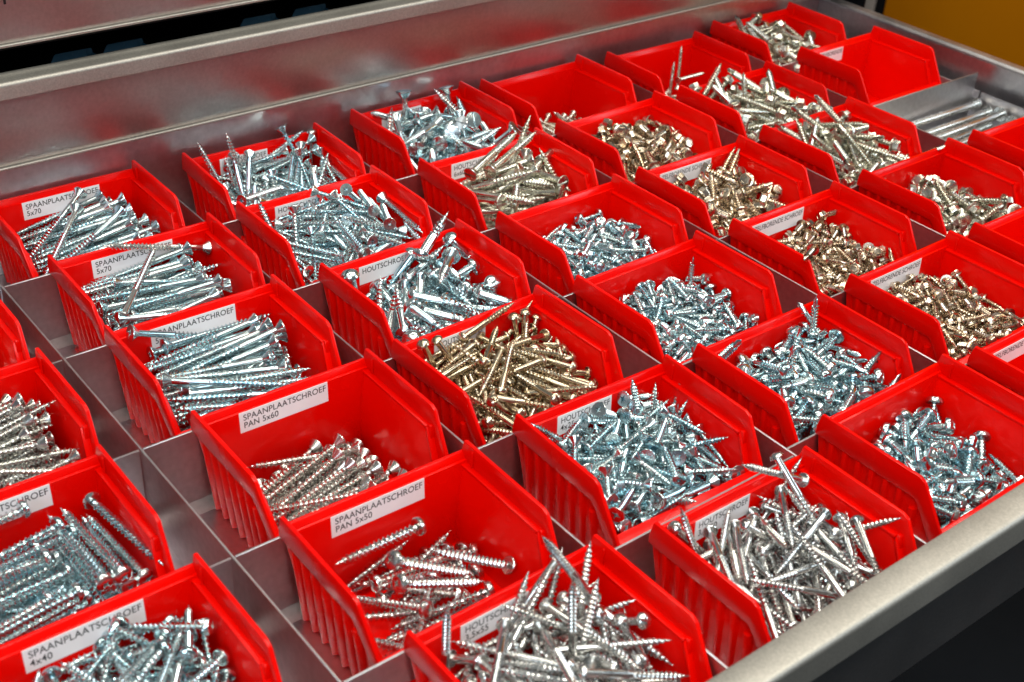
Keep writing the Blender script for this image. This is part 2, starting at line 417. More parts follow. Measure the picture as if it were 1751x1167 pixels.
# blue bins inside the closed drawer, seen through the gap
for i, x in enumerate((228, 264, 366, 408)):
    words = ('dim blue plastic bin in the dark drawer gap, nearest the black marking', 'dim blue plastic bin in the dark drawer gap, second from the black marking',
             'dim blue plastic bin in the dark drawer gap, third from the black marking', 'dim blue plastic bin in the dark drawer gap, farthest from the black marking')[i]
    t = make_bin('storage_bin', BLUE, (x, -32, 92), math.radians(-90), words, 'bin', 'blue storage bins in the closed drawer')
    t.scale = (0.42, 0.40, 0.44)

# ------------------------------------------------------------------ screws
def lathe(bm, rings, n, star=None, cap_low=False):
    """rings of (radius, z) from the outside rim inwards; star closes the top with a cross recess"""
    vs = []
    for r, z in rings:
        vs.append([bm.verts.new((r * math.cos(2 * math.pi * i / n), r * math.sin(2 * math.pi * i / n), z)) for i in range(n)])
    if star:
        ra, depth, zt = star
        for sc, z in ((1, zt), (0.62, zt - depth)):
            ring = []
            for i in range(n):
                k = i % 4
                r = ra * sc * (1.0 if k == 0 else 0.42 if k in (1, 3) else 0.36)
                ring.append(bm.verts.new((r * math.cos(2 * math.pi * i / n), r * math.sin(2 * math.pi * i / n), z)))
            vs.append(ring)
    for a, b in zip(vs, vs[1:]):
        for i in range(n): bm.faces.new((a[i], a[(i + 1) % n], b[(i + 1) % n], b[i]))
    bm.faces.new(vs[-1])
    if cap_low: bm.faces.new(vs[0][::-1])

def slot_cut(bm, w, depth, zmin):
    for sx in (-1, 1):
        bmesh.ops.bisect_plane(bm, geom=bm.verts[:] + bm.edges[:] + bm.faces[:], plane_co=(sx * w, 0, 0), plane_no=(1, 0, 0))
    bm.faces.ensure_lookup_table(); bm.normal_update()
    fs = [f for f in bm.faces if abs(f.calc_center_median().x) < w * 0.98 and f.calc_center_median().z > zmin and f.normal.z > 0.15]
    r = bmesh.ops.extrude_face_region(bm, geom=fs)
    for v in r['geom']:
        if isinstance(v, bmesh.types.BMVert): v.co.z = min(v.co.z, -depth)
    bmesh.ops.delete(bm, geom=[f for f in fs if f.is_valid], context='FACES')

def head_bm(kind, d, hd, hh, n=16):
    bm = bmesh.new(); R = hd / 2
    if kind == 'csk':
        lathe(bm, [(d * .36, -hh), (R * .96, -1.0), (R, -.75), (R, -.25), (R * .95, 0)], n, (R * .62, min(1.9, hh * .5), 0))
    elif kind == 'pan':
        lathe(bm, [(d * .36, -hh), (R * .9, -hh), (R, -hh * .85), (R, -hh * .55), (R * .9, -hh * .22), (R * .68, -.03 * hh), (R * .6, 0)], n, (R * .56, 1.6, 0))
    elif kind in ('rnd', 'wck'):
        if kind == 'rnd':
            rings = [(d * .4, -hh), (R * .92, -hh)] + [(R * math.cos(a), -hh * .92 + hh * .92 * math.sin(a)) for a in (0.05, .35, .65, .95, 1.22, 1.42)]
        else:
            rings = [(d * .45, -hh), (R * .97, -1.1), (R, -.8), (R, -.35), (R * .93, 0), (R * .4, 0.25)]
        lathe(bm, rings, 18)
        slot_cut(bm, R * .13, hh * .5 if kind == 'rnd' else 1.3, -hh * .8)
    elif kind == 'hex':
        lathe(bm, [(d * .4, -hh), (R, -hh), (R, -hh + 1.0), (R * .82, -hh + 1.6), (R * .5, -hh + 1.62)], 18)
        hr = R * .74
        lathe(bm, [(hr, -hh + 1.2), (hr, -.8), (hr * .9, -.1), (hr * .62, 0), (hr * .55, -.25)], 6)
    elif kind == 'carriage':
        lathe(bm, [(d * .5, -hh), (R, -hh), (R, -hh * .8), (R * .86, -hh * .4), (R * .5, -.05), (R * .2, 0)], 20)
    return bm

def shank_bm(d, L, hh, smooth_len, pitch, core, tip, n=10, phases=(0.0, 0.34, 0.67)):
    bm = bmesh.new(); R = d / 2
    z0 = -hh * .75
    if smooth_len > 0:
        rs = R * (.80 if tip != 'wood' else .95)
        lathe(bm, [(rs * .9, -smooth_len - pitch * 1.6), (rs, -smooth_len - pitch * .6), (rs, z0)], 12, cap_low=True)
        zs = -smooth_len
    else:
        zs = z0
    end = -L
    drill = 1.35 * d if tip == 'drill' else 0
    zl = end + drill
    turns = (zs - zl) / pitch
    steps = int(turns * n)
    taper = d * (1.9 if tip == 'wood' else 1.5)
    def env(z):
        a = (z - end) / taper if tip != 'drill' else 1.0
        a = max(0.04, min(1.0, a))
        b = min(1.0, max(0.0, (zs - z) / (pitch * 1.5)))
        return a ** 0.8, b
    m = len(phases); rows = []
    for s in range(steps + 1):
        a = 2 * math.pi * s / n; row = []
        for j, ph in enumerate(phases):
            z = zs - (s / n + ph) * pitch
            z = max(z, end)
            ta, tb = env(z)
            r = core * R
            if j == m - 1: r = core * R + (R - core * R) * tb
            if tip == 'wood': r = (core + (1 - core) * .18) * R * (1 if j < m - 1 else r / R / (core + (1 - core) * .18))
            r *= ta
            row.append(bm.verts.new((r * math.cos(a), r * math.sin(a), z)))
        rows.append(row)
    for s in range(steps):
        for j in range(m - 1): bm.faces.new((rows[s][j], rows[s][j + 1], rows[s + 1][j + 1], rows[s + 1][j]))
        if s + n < len(rows): 
            bm.faces.new((rows[s][m - 1], rows[s + n][0], rows[s + n + 1][0], rows[s + 1][m - 1])) if s + n + 1 < len(rows) else None
    if tip == 'drill':
        k = core * R
        v = [[], [], [], []]
        for i in range(12):
            a = 2 * math.pi * i / 12
            for q, (sx, sy, z) in enumerate(((k, k, zl + pitch), (k, k, zl - .1 * d), (k * 1.02, k * .62, zl - .35 * d), (k * 1.02, k * .5, end + .42 * d))):
                v[q].append(bm.verts.new((sx * math.cos(a), sy * math.sin(a), z)))
        for q in range(3):
            for i in range(12): bm.faces.new((v[q][i], v[q + 1][i], v[q + 1][(i + 1) % 12], v[q][(i + 1) % 12]))
        ap = bm.verts.new((0, 0, end))
        for i in range(12): bm.faces.new((v[3][i], ap, v[3][(i + 1) % 12]))
    return bm

#       d    L   hd   hh  head  smooth pitch core tip
T = {
 'csk70': (4.6, 68, 9.4, 5.0, 'csk', 22, 2.5, .58, 'chip'), 'csk60': (4.4, 58, 9.0, 5.0, 'csk', 0, 2.6, .58, 'chip'),
 'pan60': (4.8, 56, 9.0, 3.2, 'pan', 0, 2.6, .58, 'chip'), 'pan50': (4.8, 50, 9.0, 3.2, 'pan', 0, 2.6, .58, 'chip'), 'pan40': (4.0, 40, 8.0, 2.8, 'pan', 0, 2.2, .56, 'chip'),
 'csk48': (4.2, 46, 8.4, 4.6, 'csk', 0, 2.4, .56, 'chip'), 'csk50': (4.4, 50, 8.4, 4.6, 'csk', 0, 2.4, .56, 'chip'),
 'csk25': (4.2, 26, 8.6, 4.0, 'csk', 0, 1.8, .58, 'chip'), 'csk35': (3.2, 36, 6.2, 3.2, 'csk', 0, 1.6, .62, 'chip'),
 'rnd50': (3.7, 49, 7.2, 3.0, 'rnd', 20, 2.1, .62, 'wood'), 'rnd55': (3.9, 53, 7.6, 3.2, 'rnd', 22, 2.1, .62, 'wood'),
 'rnd40b': (6.2, 40, 12.0, 5.0, 'rnd', 16, 2.9, .62, 'wood'), 'rnd40': (3.9, 41, 7.6, 3.2, 'rnd', 16, 2.1, .60, 'wood'),
 'wck60': (5.6, 60, 10.6, 5.0, 'wck', 26, 2.7, .62, 'wood'), 'wck45': (5.2, 45, 12.0, 5.5, 'wck', 16, 2.6, .62, 'wood'),
 'drl19': (4.4, 21, 8.2, 3.0, 'pan', 0, 1.7, .64, 'drill'), 'drl22': (5.0, 25, 9.8, 3.6, 'pan', 0, 1.9, .64, 'drill'),
 'hex25': (5.8, 28, 11.4, 5.6, 'hex', 0, 2.2, .64, 'drill'), 'hex16': (4.3, 20, 7.8, 3.8, 'hex', 0, 1.7, .64, 'drill'),
 'hex50': (5.2, 50, 11.0, 6.0, 'hex', 0, 2.2, .66, 'drill'), 'hex32': (5.6, 32, 11.0, 6.0, 'hex', 0, 2.2, .66, 'drill'),
}
KIND = {}
for t in T:
    KIND[t] = ('chipboard_screw' if t in ('csk70', 'csk60', 'csk48', 'csk50', 'csk35') else 'pan_head_screw' if t.startswith('pan') else
               'round_head_screw' if t.startswith('rnd') else 'flat_head_screw' if t in ('csk25', 'wck60', 'wck45') else
               'pan_drilling_screw' if t.startswith('drl') else 'hex_drilling_screw')
_cache = {}
def screw_meshes(t, mat):
    k = (t, mat)
    if k not in _cache:
        d, L, hd, hh, hk, sm, pt, core, tip = T[t]
        a = finish(shank_bm(d, L, hh, sm, pt, core, tip), KIND[t], M[mat], angle=36)
        b = finish(head_bm(hk, d, hd, hh), 'head', M[mat], angle=32)
        bm = bmesh.new(); bm.from_mesh(a); bm.from_mesh(b)
        c = bpy.data.meshes.new(KIND[t]); bm.to_mesh(c); bm.free(); c.materials.append(M[mat])
        bm = shank_bm(d, L, hh, sm, pt, core, tip, 6, (0.0, 0.55))
        for v in bm.verts: v.co *= MM
        bm.from_mesh(b); low = bpy.data.meshes.new('low'); bm.to_mesh(low); bm.free()
        _cache[k] = (a, b, c, low)
    return _cache[k]

# per bin: screw type, material, words for its screws
PILE = {
 '0,2': ('csk50', 'dullzinc', 'zinc screw in the cut off red bin behind the pale screw bin'),
 '0,3': ('csk50', 'palezinc', 'pale chipboard screw in the red bin of neatly laid pale chipboard screws'),
 '0,4': ('pan60', 'bluezinc', 'blue zinc pan head screw in the red bin of crossed pan head screws'),
 '0,5': ('pan40', 'bluezinc', 'blue zinc pan head screw in the red bin labelled 4x40'),
 '1,1': ('csk70', 'bluezinc', 'long shiny chipboard screw in the red bin of long screws next to the closed drawer'),
 '1,2': ('csk70', 'bluezinc', 'long shiny chipboard screw in the red bin with one long screw lying crosswise on top'),
 '1,3': ('csk70', 'bluezinc', 'long shiny chipboard screw in the red bin directly behind the PAN 5x60 bin'),
 '1,4': ('csk60', 'palezinc', 'pale chipboard screw in the nearly empty red bin labelled PAN 5x60'),
 '1,5': ('pan50', 'zinc', 'pan head screw in the red bin labelled PAN 5x50'),
 '1,6': ('rnd55', 'zinc', 'slotted round head screw in the red bin labelled 3,5x55'),
 '2,1': ('csk50', 'bluezinc', 'zinc chipboard screw in the red bin with two heads standing by its label'),
 '2,2': ('csk48', 'bluezinc', 'zinc chipboard screw in the red bin behind the bin of big round heads'),
 '2,3': ('rnd40b', 'bluezinc', 'thick big round head screw in the red bin of thick big round head screws'),
 '2,4': ('rnd40', 'brass', 'brass coloured round head screw in the red bin of brass coloured screws'),
 '2,5': ('csk25', 'bluezinc', 'short pointed countersunk screw in the red bin labelled 4x25'),
 '2,6': ('rnd50', 'zinc', 'slotted round head screw in the red bin labelled 3,5x50'),
 '3,1': ('wck45', 'bluezinc', 'large slotted screw in the red bin of large flat heads below the closed drawer'),
 '3,2': ('wck60', 'dullzinc', 'long slotted flat head screw in the red bin of screws fanned up against its side'),
 '3,3': ('drl19', 'bluezinc', 'small pan head drilling screw in the unlabelled red bin before the fanned slotted screws'),
 '3,4': ('drl19', 'bluezinc', 'small pan head drilling screw in the unlabelled red bin beside the brass coloured screws'),
 '3,5': ('drl22', 'bluezinc', 'fat pan head drilling screw in the unlabelled red bin heaped with fat pan head screws'),
 '3,6': ('drl22', 'bluezinc', 'pan head drilling screw in the unlabelled half full red bin touching the front rail'),
 '4,1': ('csk35', 'dullzinc', 'zinc screw in the almost empty red bin below the closed drawer'),
 '4,2': ('hex25', 'nickel', 'short brownish hex head screw in the unlabelled red bin of short brownish hex screws'),
 '4,3': ('hex25', 'nickel', 'fat nickel hex head screw in the labelled red bin of fat nickel hex screws'),
 '4,4': ('hex16', 'nickel', 'small nickel hex head screw in the red ZELFBORENDE bin before the fat hex screws'),
 '4,5': ('hex16', 'nickel', 'tiny nickel hex head screw in the red ZELFBORENDE bin heaped with tiny hex screws'),
 '5,1': ('csk35', 'dullzinc', 'thin zinc screw in the nearly empty red bin with two thin screws standing'),
 '5,2': ('hex50', 'dullzinc', 'long dull hex head screw in the red bin of hex screws with white flat heads'),
 '5,3': ('hex50', 'dullzinc', 'long dull hex head screw in the red bin between long and medium hex screw bins'),
 '5,4': ('hex32', 'dullzinc', 'medium zinc hex head screw in the half empty red bin of medium hex screws'),
 '6,1': ('hex50', 'dullzinc', 'long dull hex head screw in the red bin of hex screws in the far corner'),
}
# resting poses of the screws, bin by bin: head x, y, z in tenths of a millimetre, then heading and
# tilt of the axis in half degrees; three lists per bin: near, plain, deep
POSES = {
 '0,2': ([],
  [],
  [562,-149,201,128,5,797,-264,200,-29,-18,769,-224,265,82,22,855,-796,371,-197,48,616,-586,201,31,5,862,-282,201,65,5,815,-395,201,55,5,556,-722,244,-137,4,856,-535,200,10,-25,862,-448,258,74,-10,909,-432,306,-50,11,576,-532,250,-177,-28,622,-361,358,25,45,135,-688,210,-193,7,254,-114,132,170,1,832,-599,144,-59,2,199,-284,102,-334,3,790,-662,148,-123,2,491,-192,165,223,7,380,-536,123,-284,-9,235,-446,128,-354,-3,346,-524,117,-135,1,485,-131,119,202,-11,193,-298,173,297,16,471,-140,123,256,-12,411,-79,106,171,-2,460,-493,130,-273,-6,160,-244,165,320,5,648,-438,129,32,-1,195,-221,144,209,-3,640,-370,149,40,2,749,-201,127,29,3,486,-707,124,-163,0,459,-56,89,174,-4,631,-500,143,-122,2,312,-87,156,175,2,757,-678,124,-52,-2,771,-621,148,-71,0,806,-207,80,152,-7,460,-232,106,242,-7,460,-533,77,-249,-8,634,-343,76,44,-9,527,-642,124,-89,2,566,-600,109,-87,-11,811,-528,150,-78,-1]),
 '0,3': ([894,-402,311,-4,5,840,-408,370,8,21,410,-656,353,-339,16,918,-689,376,1,16,861,-570,344,7,-2,293,-474,312,343,-31,393,-415,384,350,-11,803,-91,400,36,9,815,-536,396,5,17,884,-226,412,1,2,758,-494,457,-5,22,450,-557,402,341,6,464,-351,390,358,-24,808,-600,445,-27,0,794,-284,437,-5,17,860,-785,372,-47,-15,893,-398,430,1,-1,798,-312,509,-4,27,806,-431,486,9,17,828,-224,472,10,11],
  [839,-462,311,4,5,887,-271,311,-6,5,839,-654,311,0,5,750,-526,311,17,5,850,-339,311,1,5,934,-170,351,-27,2,773,-478,369,14,21,847,-339,408,28,18,345,-319,347,-341,-7,565,-799,420,-28,33,546,-224,250,262,-2,894,-470,260,49,7],
  [348,-89,311,-355,5,878,-107,311,5,5,882,-714,314,4,6,437,-186,311,-355,5,310,-379,326,-355,-5,791,-304,360,0,18,844,-211,337,-34,-3,773,-167,399,27,22,731,-892,371,-57,8,82,-141,311,-359,-18,720,-150,448,-23,22,555,-176,443,2,39,901,-902,371,-49,6,534,-371,491,-10,50,750,-77,453,-5,9,609,-257,209,100,-1,407,-610,240,-124,0,448,-576,227,-153,-15,747,-330,234,82,1,400,-390,276,312,11,630,-130,224,218,5,827,-94,252,121,4,392,-541,276,-330,5,441,-146,257,225,-1,770,-108,201,177,-6,796,-495,197,-10,-4,639,-613,255,-153,6,194,-501,272,-243,8,414,-688,231,-138,-5,161,-524,216,-273,5,701,-120,263,129,0,851,-589,215,-36,1,643,-490,188,-34,-7,859,-568,223,-173,0,339,-375,210,292,-4,264,-116,177,223,-13,272,-338,217,288,-14,124,-138,206,296,-9,632,-149,196,66,-4,813,-427,204,-77,0,787,-206,240,118,5,679,-454,266,-29,1,198,-66,205,228,2,695,-172,201,208,-1,781,-569,202,-88,-8,504,-627,247,-199,6,627,-425,268,49,9,387,-334,232,282,-3,488,-257,233,110,2,327,-186,203,343,-4]),
 '0,4': ([698,-263,234,14,5,656,-364,229,15,-2,723,-466,223,8,-3,756,-575,220,1,1,736,-137,298,7,2,661,-319,312,5,3,672,-420,303,7,-2,536,-533,303,22,2,674,-612,306,11,7,763,-276,380,12,0,607,-359,371,0,-4,633,-638,375,14,2,730,-709,236,-169,-14,812,-693,238,-172,-7,894,-700,237,-176,-2,750,-656,314,-174,-7,832,-680,313,-182,-3,914,-680,316,-170,-2,730,-677,384,-173,-3,812,-684,388,-168,-7,620,-100,470,14,3,700,-300,475,18,2,880,-160,440,201,11,687,-575,208,-64,6,866,-422,183,-15,-5,739,-637,178,-181,-6,317,-611,192,-288,-1],
  [704,-322,155,16,1,653,-192,238,5,-8,601,-633,237,4,-1,614,-208,312,10,7,750,-700,177,-180,-5,832,-714,166,-174,-8,223,-668,141,-265,-5,861,-598,172,-77,9,241,-431,183,359,2,722,-635,215,-112,9,538,-151,179,215,-2,453,-674,161,-176,3,508,-48,168,184,-4,704,-62,131,207,0,566,-624,175,-239,4,890,-142,117,82,-8,851,-178,175,20,0,621,-151,175,236,1,710,-246,183,-7,13,780,-535,185,-116,2,171,-550,181,-307,3,166,-170,168,283,1,315,-85,171,256,10,150,-173,163,301,2,724,-687,146,-76,-4],
  [673,-117,165,9,1,716,-207,160,6,6,620,-431,152,5,1,646,-602,158,10,-7,914,-723,168,-175,-11,838,-618,153,-3,5,693,-554,149,-120,-2,298,-691,145,-285,-1,343,-151,206,145,7,147,-272,140,344,1,419,-316,151,297,5,880,-569,163,13,-6,453,-88,128,120,-2,710,-261,149,-7,3,860,-138,140,55,-3,681,-619,140,-15,-4,541,-556,166,-239,1,252,-400,154,-327,3,412,-267,136,262,2,281,-70,153,153,5,776,-658,160,-193,5]),
 '0,5': ([615,-140,310,270,22,739,-158,315,194,4,918,-432,317,101,32,255,-86,285,344,-20,109,-88,314,357,-24,717,-89,313,-8,-12,486,-466,318,-185,-17,909,-165,328,32,-16,857,-364,337,-23,-13,632,-705,217,-267,-57,915,-220,440,150,74,578,-195,382,-318,34,551,-80,408,-355,27,465,-414,384,-337,-1,803,-120,424,222,56,928,-386,364,50,-19,636,-71,479,100,28,553,-119,396,173,-11,507,-151,493,218,30,770,-399,454,-231,26,584,-498,452,-260,12,567,-124,522,286,68,538,-683,498,-246,24,214,-336,391,-320,-40,316,-106,407,162,18,100,-396,415,-237,10,922,-312,471,-85,17,718,-310,485,58,11,469,-549,492,-142,-2,763,-205,431,73,-24],
  [934,-129,278,-7,8,816,-146,250,207,24,688,-290,305,237,32,488,-67,280,110,0,894,-674,222,-187,2,463,-198,334,-29,26,515,-237,297,285,-17,357,-342,531,43,87,453,-201,202,342,-5,856,-328,229,-29,1,523,-105,216,-1,12,535,-90,205,199,-5,879,-149,229,51,1,550,-135,225,151,-6,857,-154,134,177,0],
  [637,-423,307,268,44,367,-309,301,290,9,419,-423,350,-218,26,312,-602,271,-301,-20,928,-96,199,-9,-26,450,-560,352,340,52,880,-679,398,-147,48,733,-429,315,107,0,382,-457,374,-86,44,86,-180,282,338,-16,664,-579,300,244,-27,600,-749,383,-9,40,634,-600,417,-65,44,383,-376,360,-77,43,335,-642,339,354,-7,436,-680,444,344,72,770,-510,346,-12,-12,130,-454,394,-228,20,440,-537,373,50,5,721,-846,370,-105,-12,616,-666,448,-104,14,431,-661,488,-60,57,392,-329,452,70,37,844,-706,189,-94,-97,448,-145,243,315,4,492,-229,261,249,13,429,-221,225,241,-3,826,-488,176,37,12,372,-416,263,-285,7,721,-573,168,2,1,867,-639,182,-111,4,282,-188,205,-347,-5,330,-496,228,-352,-7,350,-468,252,-328,6,775,-540,229,-30,6,791,-477,212,-98,6,769,-408,241,2,0,647,-335,217,-18,4,423,-252,244,312,-3,678,-672,233,-189,3,633,-526,193,-238,2,885,-629,189,-86,-1,358,-70,192,205,-4]),
 '1,1': ([863,-365,296,14,6,855,-148,394,11,24,767,-344,352,7,6,843,-279,379,-6,21,737,-176,438,-13,29,831,-352,434,-28,23,874,-474,403,-3,19,825,-260,475,-20,34,880,-622,418,-17,18,720,-394,422,-34,23,738,-554,445,-15,26,704,-329,475,-37,31,719,-712,426,-34,23,790,-489,454,-10,24,745,-83,440,-3,24,721,-441,493,48,27,610,-72,494,74,27,523,-218,469,97,25],
  [777,-161,309,-1,13,262,-316,290,-355,-4,854,-92,318,4,10,934,-436,317,7,9,185,-624,289,-358,-13,824,-412,367,0,13,780,-535,370,-6,20,809,-673,381,3,14,800,-87,380,-3,19],
  [794,-101,246,-5,4,821,-495,246,-8,4,784,-233,246,-7,4,778,-628,246,0,4,197,-370,246,358,4,859,-173,246,-10,4,827,-312,246,-1,4,893,-431,246,-3,4,864,-645,323,-11,14,869,-508,321,1,19,824,-224,320,8,18,760,-702,310,-6,14,823,-574,310,-4,7,773,-753,377,-8,22,166,-496,170,355,-1,826,-333,138,17,0,812,-388,153,17,-10,845,-425,167,-9,2,785,-249,197,-9,1,140,-315,175,355,-4,898,-302,173,6,-3,877,-266,175,17,9,141,-101,120,355,-6,889,-113,190,6,9,174,-243,177,355,-4,180,-328,137,355,-3,788,-262,196,-9,6,854,-275,194,6,1,832,-269,123,17,-17,802,-471,162,-9,-10]),
 '1,2': ([833,-232,371,5,12,782,-498,381,-13,16,808,-146,373,17,6,805,-360,360,10,3,744,-87,366,22,2,135,-474,330,345,-5,214,-275,395,355,17,122,-410,401,354,7,761,-198,421,-9,5,244,-558,383,351,9,269,-347,373,-350,-3,786,-83,439,-3,15,858,-577,411,-23,7,743,-285,448,-18,10,746,-622,407,17,7,739,-468,437,-22,1,810,-156,478,-9,18,160,-597,421,311,-3,274,-266,452,326,13,795,-591,468,-21,14],
  [777,-161,246,0,4,152,-253,246,356,4,838,-493,317,-12,12,233,-190,288,347,-4,212,-322,245,-358,0,87,-456,258,349,-13,268,-375,289,350,-10,261,-116,324,357,4,759,-365,290,-13,-5,170,-544,307,335,-10],
  [796,-478,246,-2,4,832,-229,246,-4,4,843,-413,246,-3,4,148,-100,245,344,-11,230,-533,246,358,4,854,-97,247,-5,-5,229,-702,290,-348,-4,760,-550,293,10,4,745,-864,376,-48,10,840,-241,150,6,5,908,-487,205,17,9,897,-232,151,6,-9,839,-286,206,-9,6,159,-489,145,355,4,849,-304,147,17,3,822,-493,157,-9,-4,124,-222,174,355,-2,818,-289,189,17,2,800,-488,156,-9,-4,790,-369,142,6,-2,120,-171,224,355,11,113,-100,130,355,0,893,-289,184,6,-2,822,-110,190,17,2,170,-114,210,355,8,894,-140,153,17,1,134,-140,160,355,6,910,-192,132,17,-5,144,-288,195,355,4]),
 '1,3': ([777,-571,246,-17,4,759,-502,309,-23,16,86,-336,274,350,-1,844,-590,320,-23,11,793,-702,350,-25,22,205,-413,300,357,-2,794,-540,369,7,17,715,-504,412,41,24,824,-381,360,38,4,138,-719,350,-340,0,212,-459,362,303,-17,770,-484,482,-27,30,216,-540,383,312,-5,882,-375,433,-21,15,205,-87,381,-356,1,727,-663,431,-55,7,864,-232,430,-3,13,704,-918,375,-48,-4,844,-432,529,-22,33,881,-144,357,-3,2,132,-413,427,283,-3,748,-288,448,-11,11,683,-574,460,-52,17,815,-158,433,6,7,700,-825,377,-46,-6,781,-354,488,-15,22,269,-127,431,-354,6],
  [825,-171,246,-17,4,850,-512,246,-12,4,758,-436,246,-19,4,883,-390,271,-27,-2,784,-644,291,-23,13,919,-294,251,-17,-5,757,-341,338,-16,6,872,-301,319,-25,2,755,-438,415,-26,23,836,-93,312,-4,-1,122,-524,145,355,2,827,-485,162,-9,-11,802,-360,182,17,5],
  [183,-209,246,343,4,227,-648,246,-358,4,244,-151,246,343,4,244,-285,246,347,4,830,-697,252,3,5,787,-97,246,-5,-6,772,-210,292,-20,-3,820,-296,387,-16,15,818,-212,360,-8,1,808,-355,195,17,3,849,-103,154,17,0,912,-181,175,-9,-3,897,-354,215,-9,10,823,-596,175,-9,2,131,-267,195,355,2,891,-340,126,6,-7,116,-311,125,355,-10,216,-424,151,355,-4,834,-223,189,-9,2,782,-329,194,17,6,803,-568,155,17,-3,906,-279,124,-9,-7,799,-554,155,-9,4,908,-646,149,-9,-4,865,-467,203,17,5,796,-178,174,17,-5,887,-508,172,6,3,207,-368,176,355,8,847,-456,148,17,-7,796,-380,152,-9,-7,114,-344,173,355,11,185,-631,170,355,3,859,-273,159,6,-11,850,-352,140,6,-6,872,-534,239,6,20,800,-418,185,-9,3]),
 '1,4': ([697,-137,124,7,5,705,-263,124,14,5,917,-434,124,22,5,745,-200,124,2,5,817,-326,124,11,5,745,-383,196,20,21,675,-196,185,21,19,663,-332,181,26,18,640,-100,172,39,8,802,-442,182,12,9,744,-250,194,25,16,668,-412,245,13,24,767,-323,236,-53,12,652,-583,183,-23,-10,645,-329,265,19,33,701,-517,175,5,7,700,-258,284,12,33,897,-94,66,47,5,892,-172,56,73,6,466,-62,65,154,10],
  [713,-409,124,30,5,920,-520,124,12,5,659,-637,248,7,31,170,-316,52,-314,5,717,-358,70,27,1,581,-98,87,118,11,499,-132,71,134,4,304,-71,42,172,1,337,-310,64,-326,-3,822,-71,54,183,-7,415,-71,43,152,1,804,-162,67,41,2,176,-281,50,270,-1,890,-261,66,85,10,461,-665,47,-153,-1,844,-475,71,-48,3],
  [692,-608,124,4,5,713,-658,185,-17,11,752,-697,245,1,21,382,-586,35,-131,-2,234,-661,61,-199,8,396,-710,29,-151,-4,835,-252,58,90,7,725,-545,42,8,-8,245,-256,31,290,-6,172,-646,40,-197,0,147,-163,32,272,-3,206,-652,42,-225,1,530,-625,47,-113,2,607,-650,52,-180,-2,556,-71,61,185,8,592,-192,62,103,-2,160,-419,43,-294,1,857,-246,48,51,3,770,-594,45,-61,-1,838,-98,24,131,-6,240,-310,44,348,-1,220,-579,66,342,1,613,-486,41,-83,0,770,-554,39,-111,-1,850,-451,29,-15,-4,419,-73,22,167,-7,615,-650,47,-181,-3]),
 '1,5': ([912,-169,85,42,6,843,-124,85,48,6,740,-109,85,-2,6,726,-448,85,2,6,746,-567,125,-15,5,875,-346,83,1,-5,915,-264,127,-46,2,832,-383,145,5,22,665,-487,148,-89,2,773,-575,205,-33,25,152,-116,80,-350,-26,580,-368,231,88,34,111,-224,82,298,-9,364,-252,79,-335,-31,306,-705,168,-131,28,437,-548,233,-137,43,807,-282,107,3,-29,332,-237,196,359,9],
  [606,-607,85,-16,6,800,-516,85,-3,6],
  [785,-678,157,-10,19,832,-659,85,5,6]),
 '1,6': ([889,-482,531,-173,80,636,-711,172,-217,-80,209,-117,328,214,12,905,-699,357,-65,1,803,-383,534,220,97,576,-76,256,288,-57,764,-356,551,-94,81,639,-595,490,-147,30,626,-58,385,109,-21,82,-430,459,-296,12,484,-248,295,-288,-72,233,-670,447,-220,-4,596,-114,466,-12,55,357,-74,252,98,-79,93,-271,490,234,0,564,-777,363,-149,-31,231,-267,359,-294,-49,693,-212,499,-37,35,627,-830,382,-220,-14,482,-499,514,-112,8,773,-45,628,7,84,245,-326,500,210,6,751,-607,466,-224,53,198,-220,510,178,-8,435,-548,565,317,34,170,-56,388,238,-35,704,-123,495,235,35,708,-810,444,-162,1,604,-644,434,-72,-28,590,-483,499,75,-8,556,-185,464,131,-35,757,-152,534,221,39,290,-218,323,-323,-72,784,-387,379,-70,-52,416,-131,508,90,-28,610,-131,512,195,-4,476,-303,449,285,-18],
  [706,-224,307,160,0,788,-456,380,-53,18,904,-596,200,-133,-57,694,-696,180,-244,-54,148,-611,298,-269,-16,133,-665,235,-292,-40,448,-366,384,-318,9,756,-105,396,133,-4,661,-458,386,156,-10,582,-397,377,88,-20,432,-86,258,336,-61,83,-259,379,317,-14,871,-483,244,-106,0,835,-303,234,45,-1,271,-73,208,234,-7,691,-608,218,-220,-4,702,-142,242,117,-2,601,-649,210,-201,2,749,-586,233,-181,3,810,-152,240,37,7],
  [126,-151,211,176,8,490,-727,226,-222,-25,108,-86,404,193,46,512,-405,325,-76,15,885,-692,194,12,-30,119,-204,265,176,13,408,-687,284,-355,8,457,-706,177,-85,-33,396,-384,305,284,-14,442,-601,214,83,-61,813,-760,368,-76,11,162,-665,299,359,-17,208,-951,368,-234,1,137,-543,309,-261,-15,115,-632,356,-260,0,146,-532,413,290,5,381,-448,291,75,-77,108,-145,287,237,-35,413,-587,490,-117,47,323,-678,238,-272,11,182,-704,138,-182,-3,779,-612,133,5,-4,493,-67,231,220,7,256,-150,207,194,-1,851,-147,210,39,4,660,-650,211,-167,-8,773,-474,174,32,3,250,-203,221,234,3,800,-110,211,166,2,807,-534,225,-58,8,412,-483,228,-312,-4,199,-111,238,227,10,220,-370,265,-355,2,855,-592,181,-139,-7,186,-57,196,195,5,883,-180,173,145,0,300,-674,273,-183,12,253,-574,240,-202,-7,275,-272,256,277,5,213,-485,229,-314,5,886,-358,228,38,-6,774,-407,248,27,3,717,-357,242,-20,-9,722,-273,233,100,-6,678,-378,251,64,9,792,-350,232,36,-3,159,-707,118,-180,-7,324,-668,192,-322,-3]),
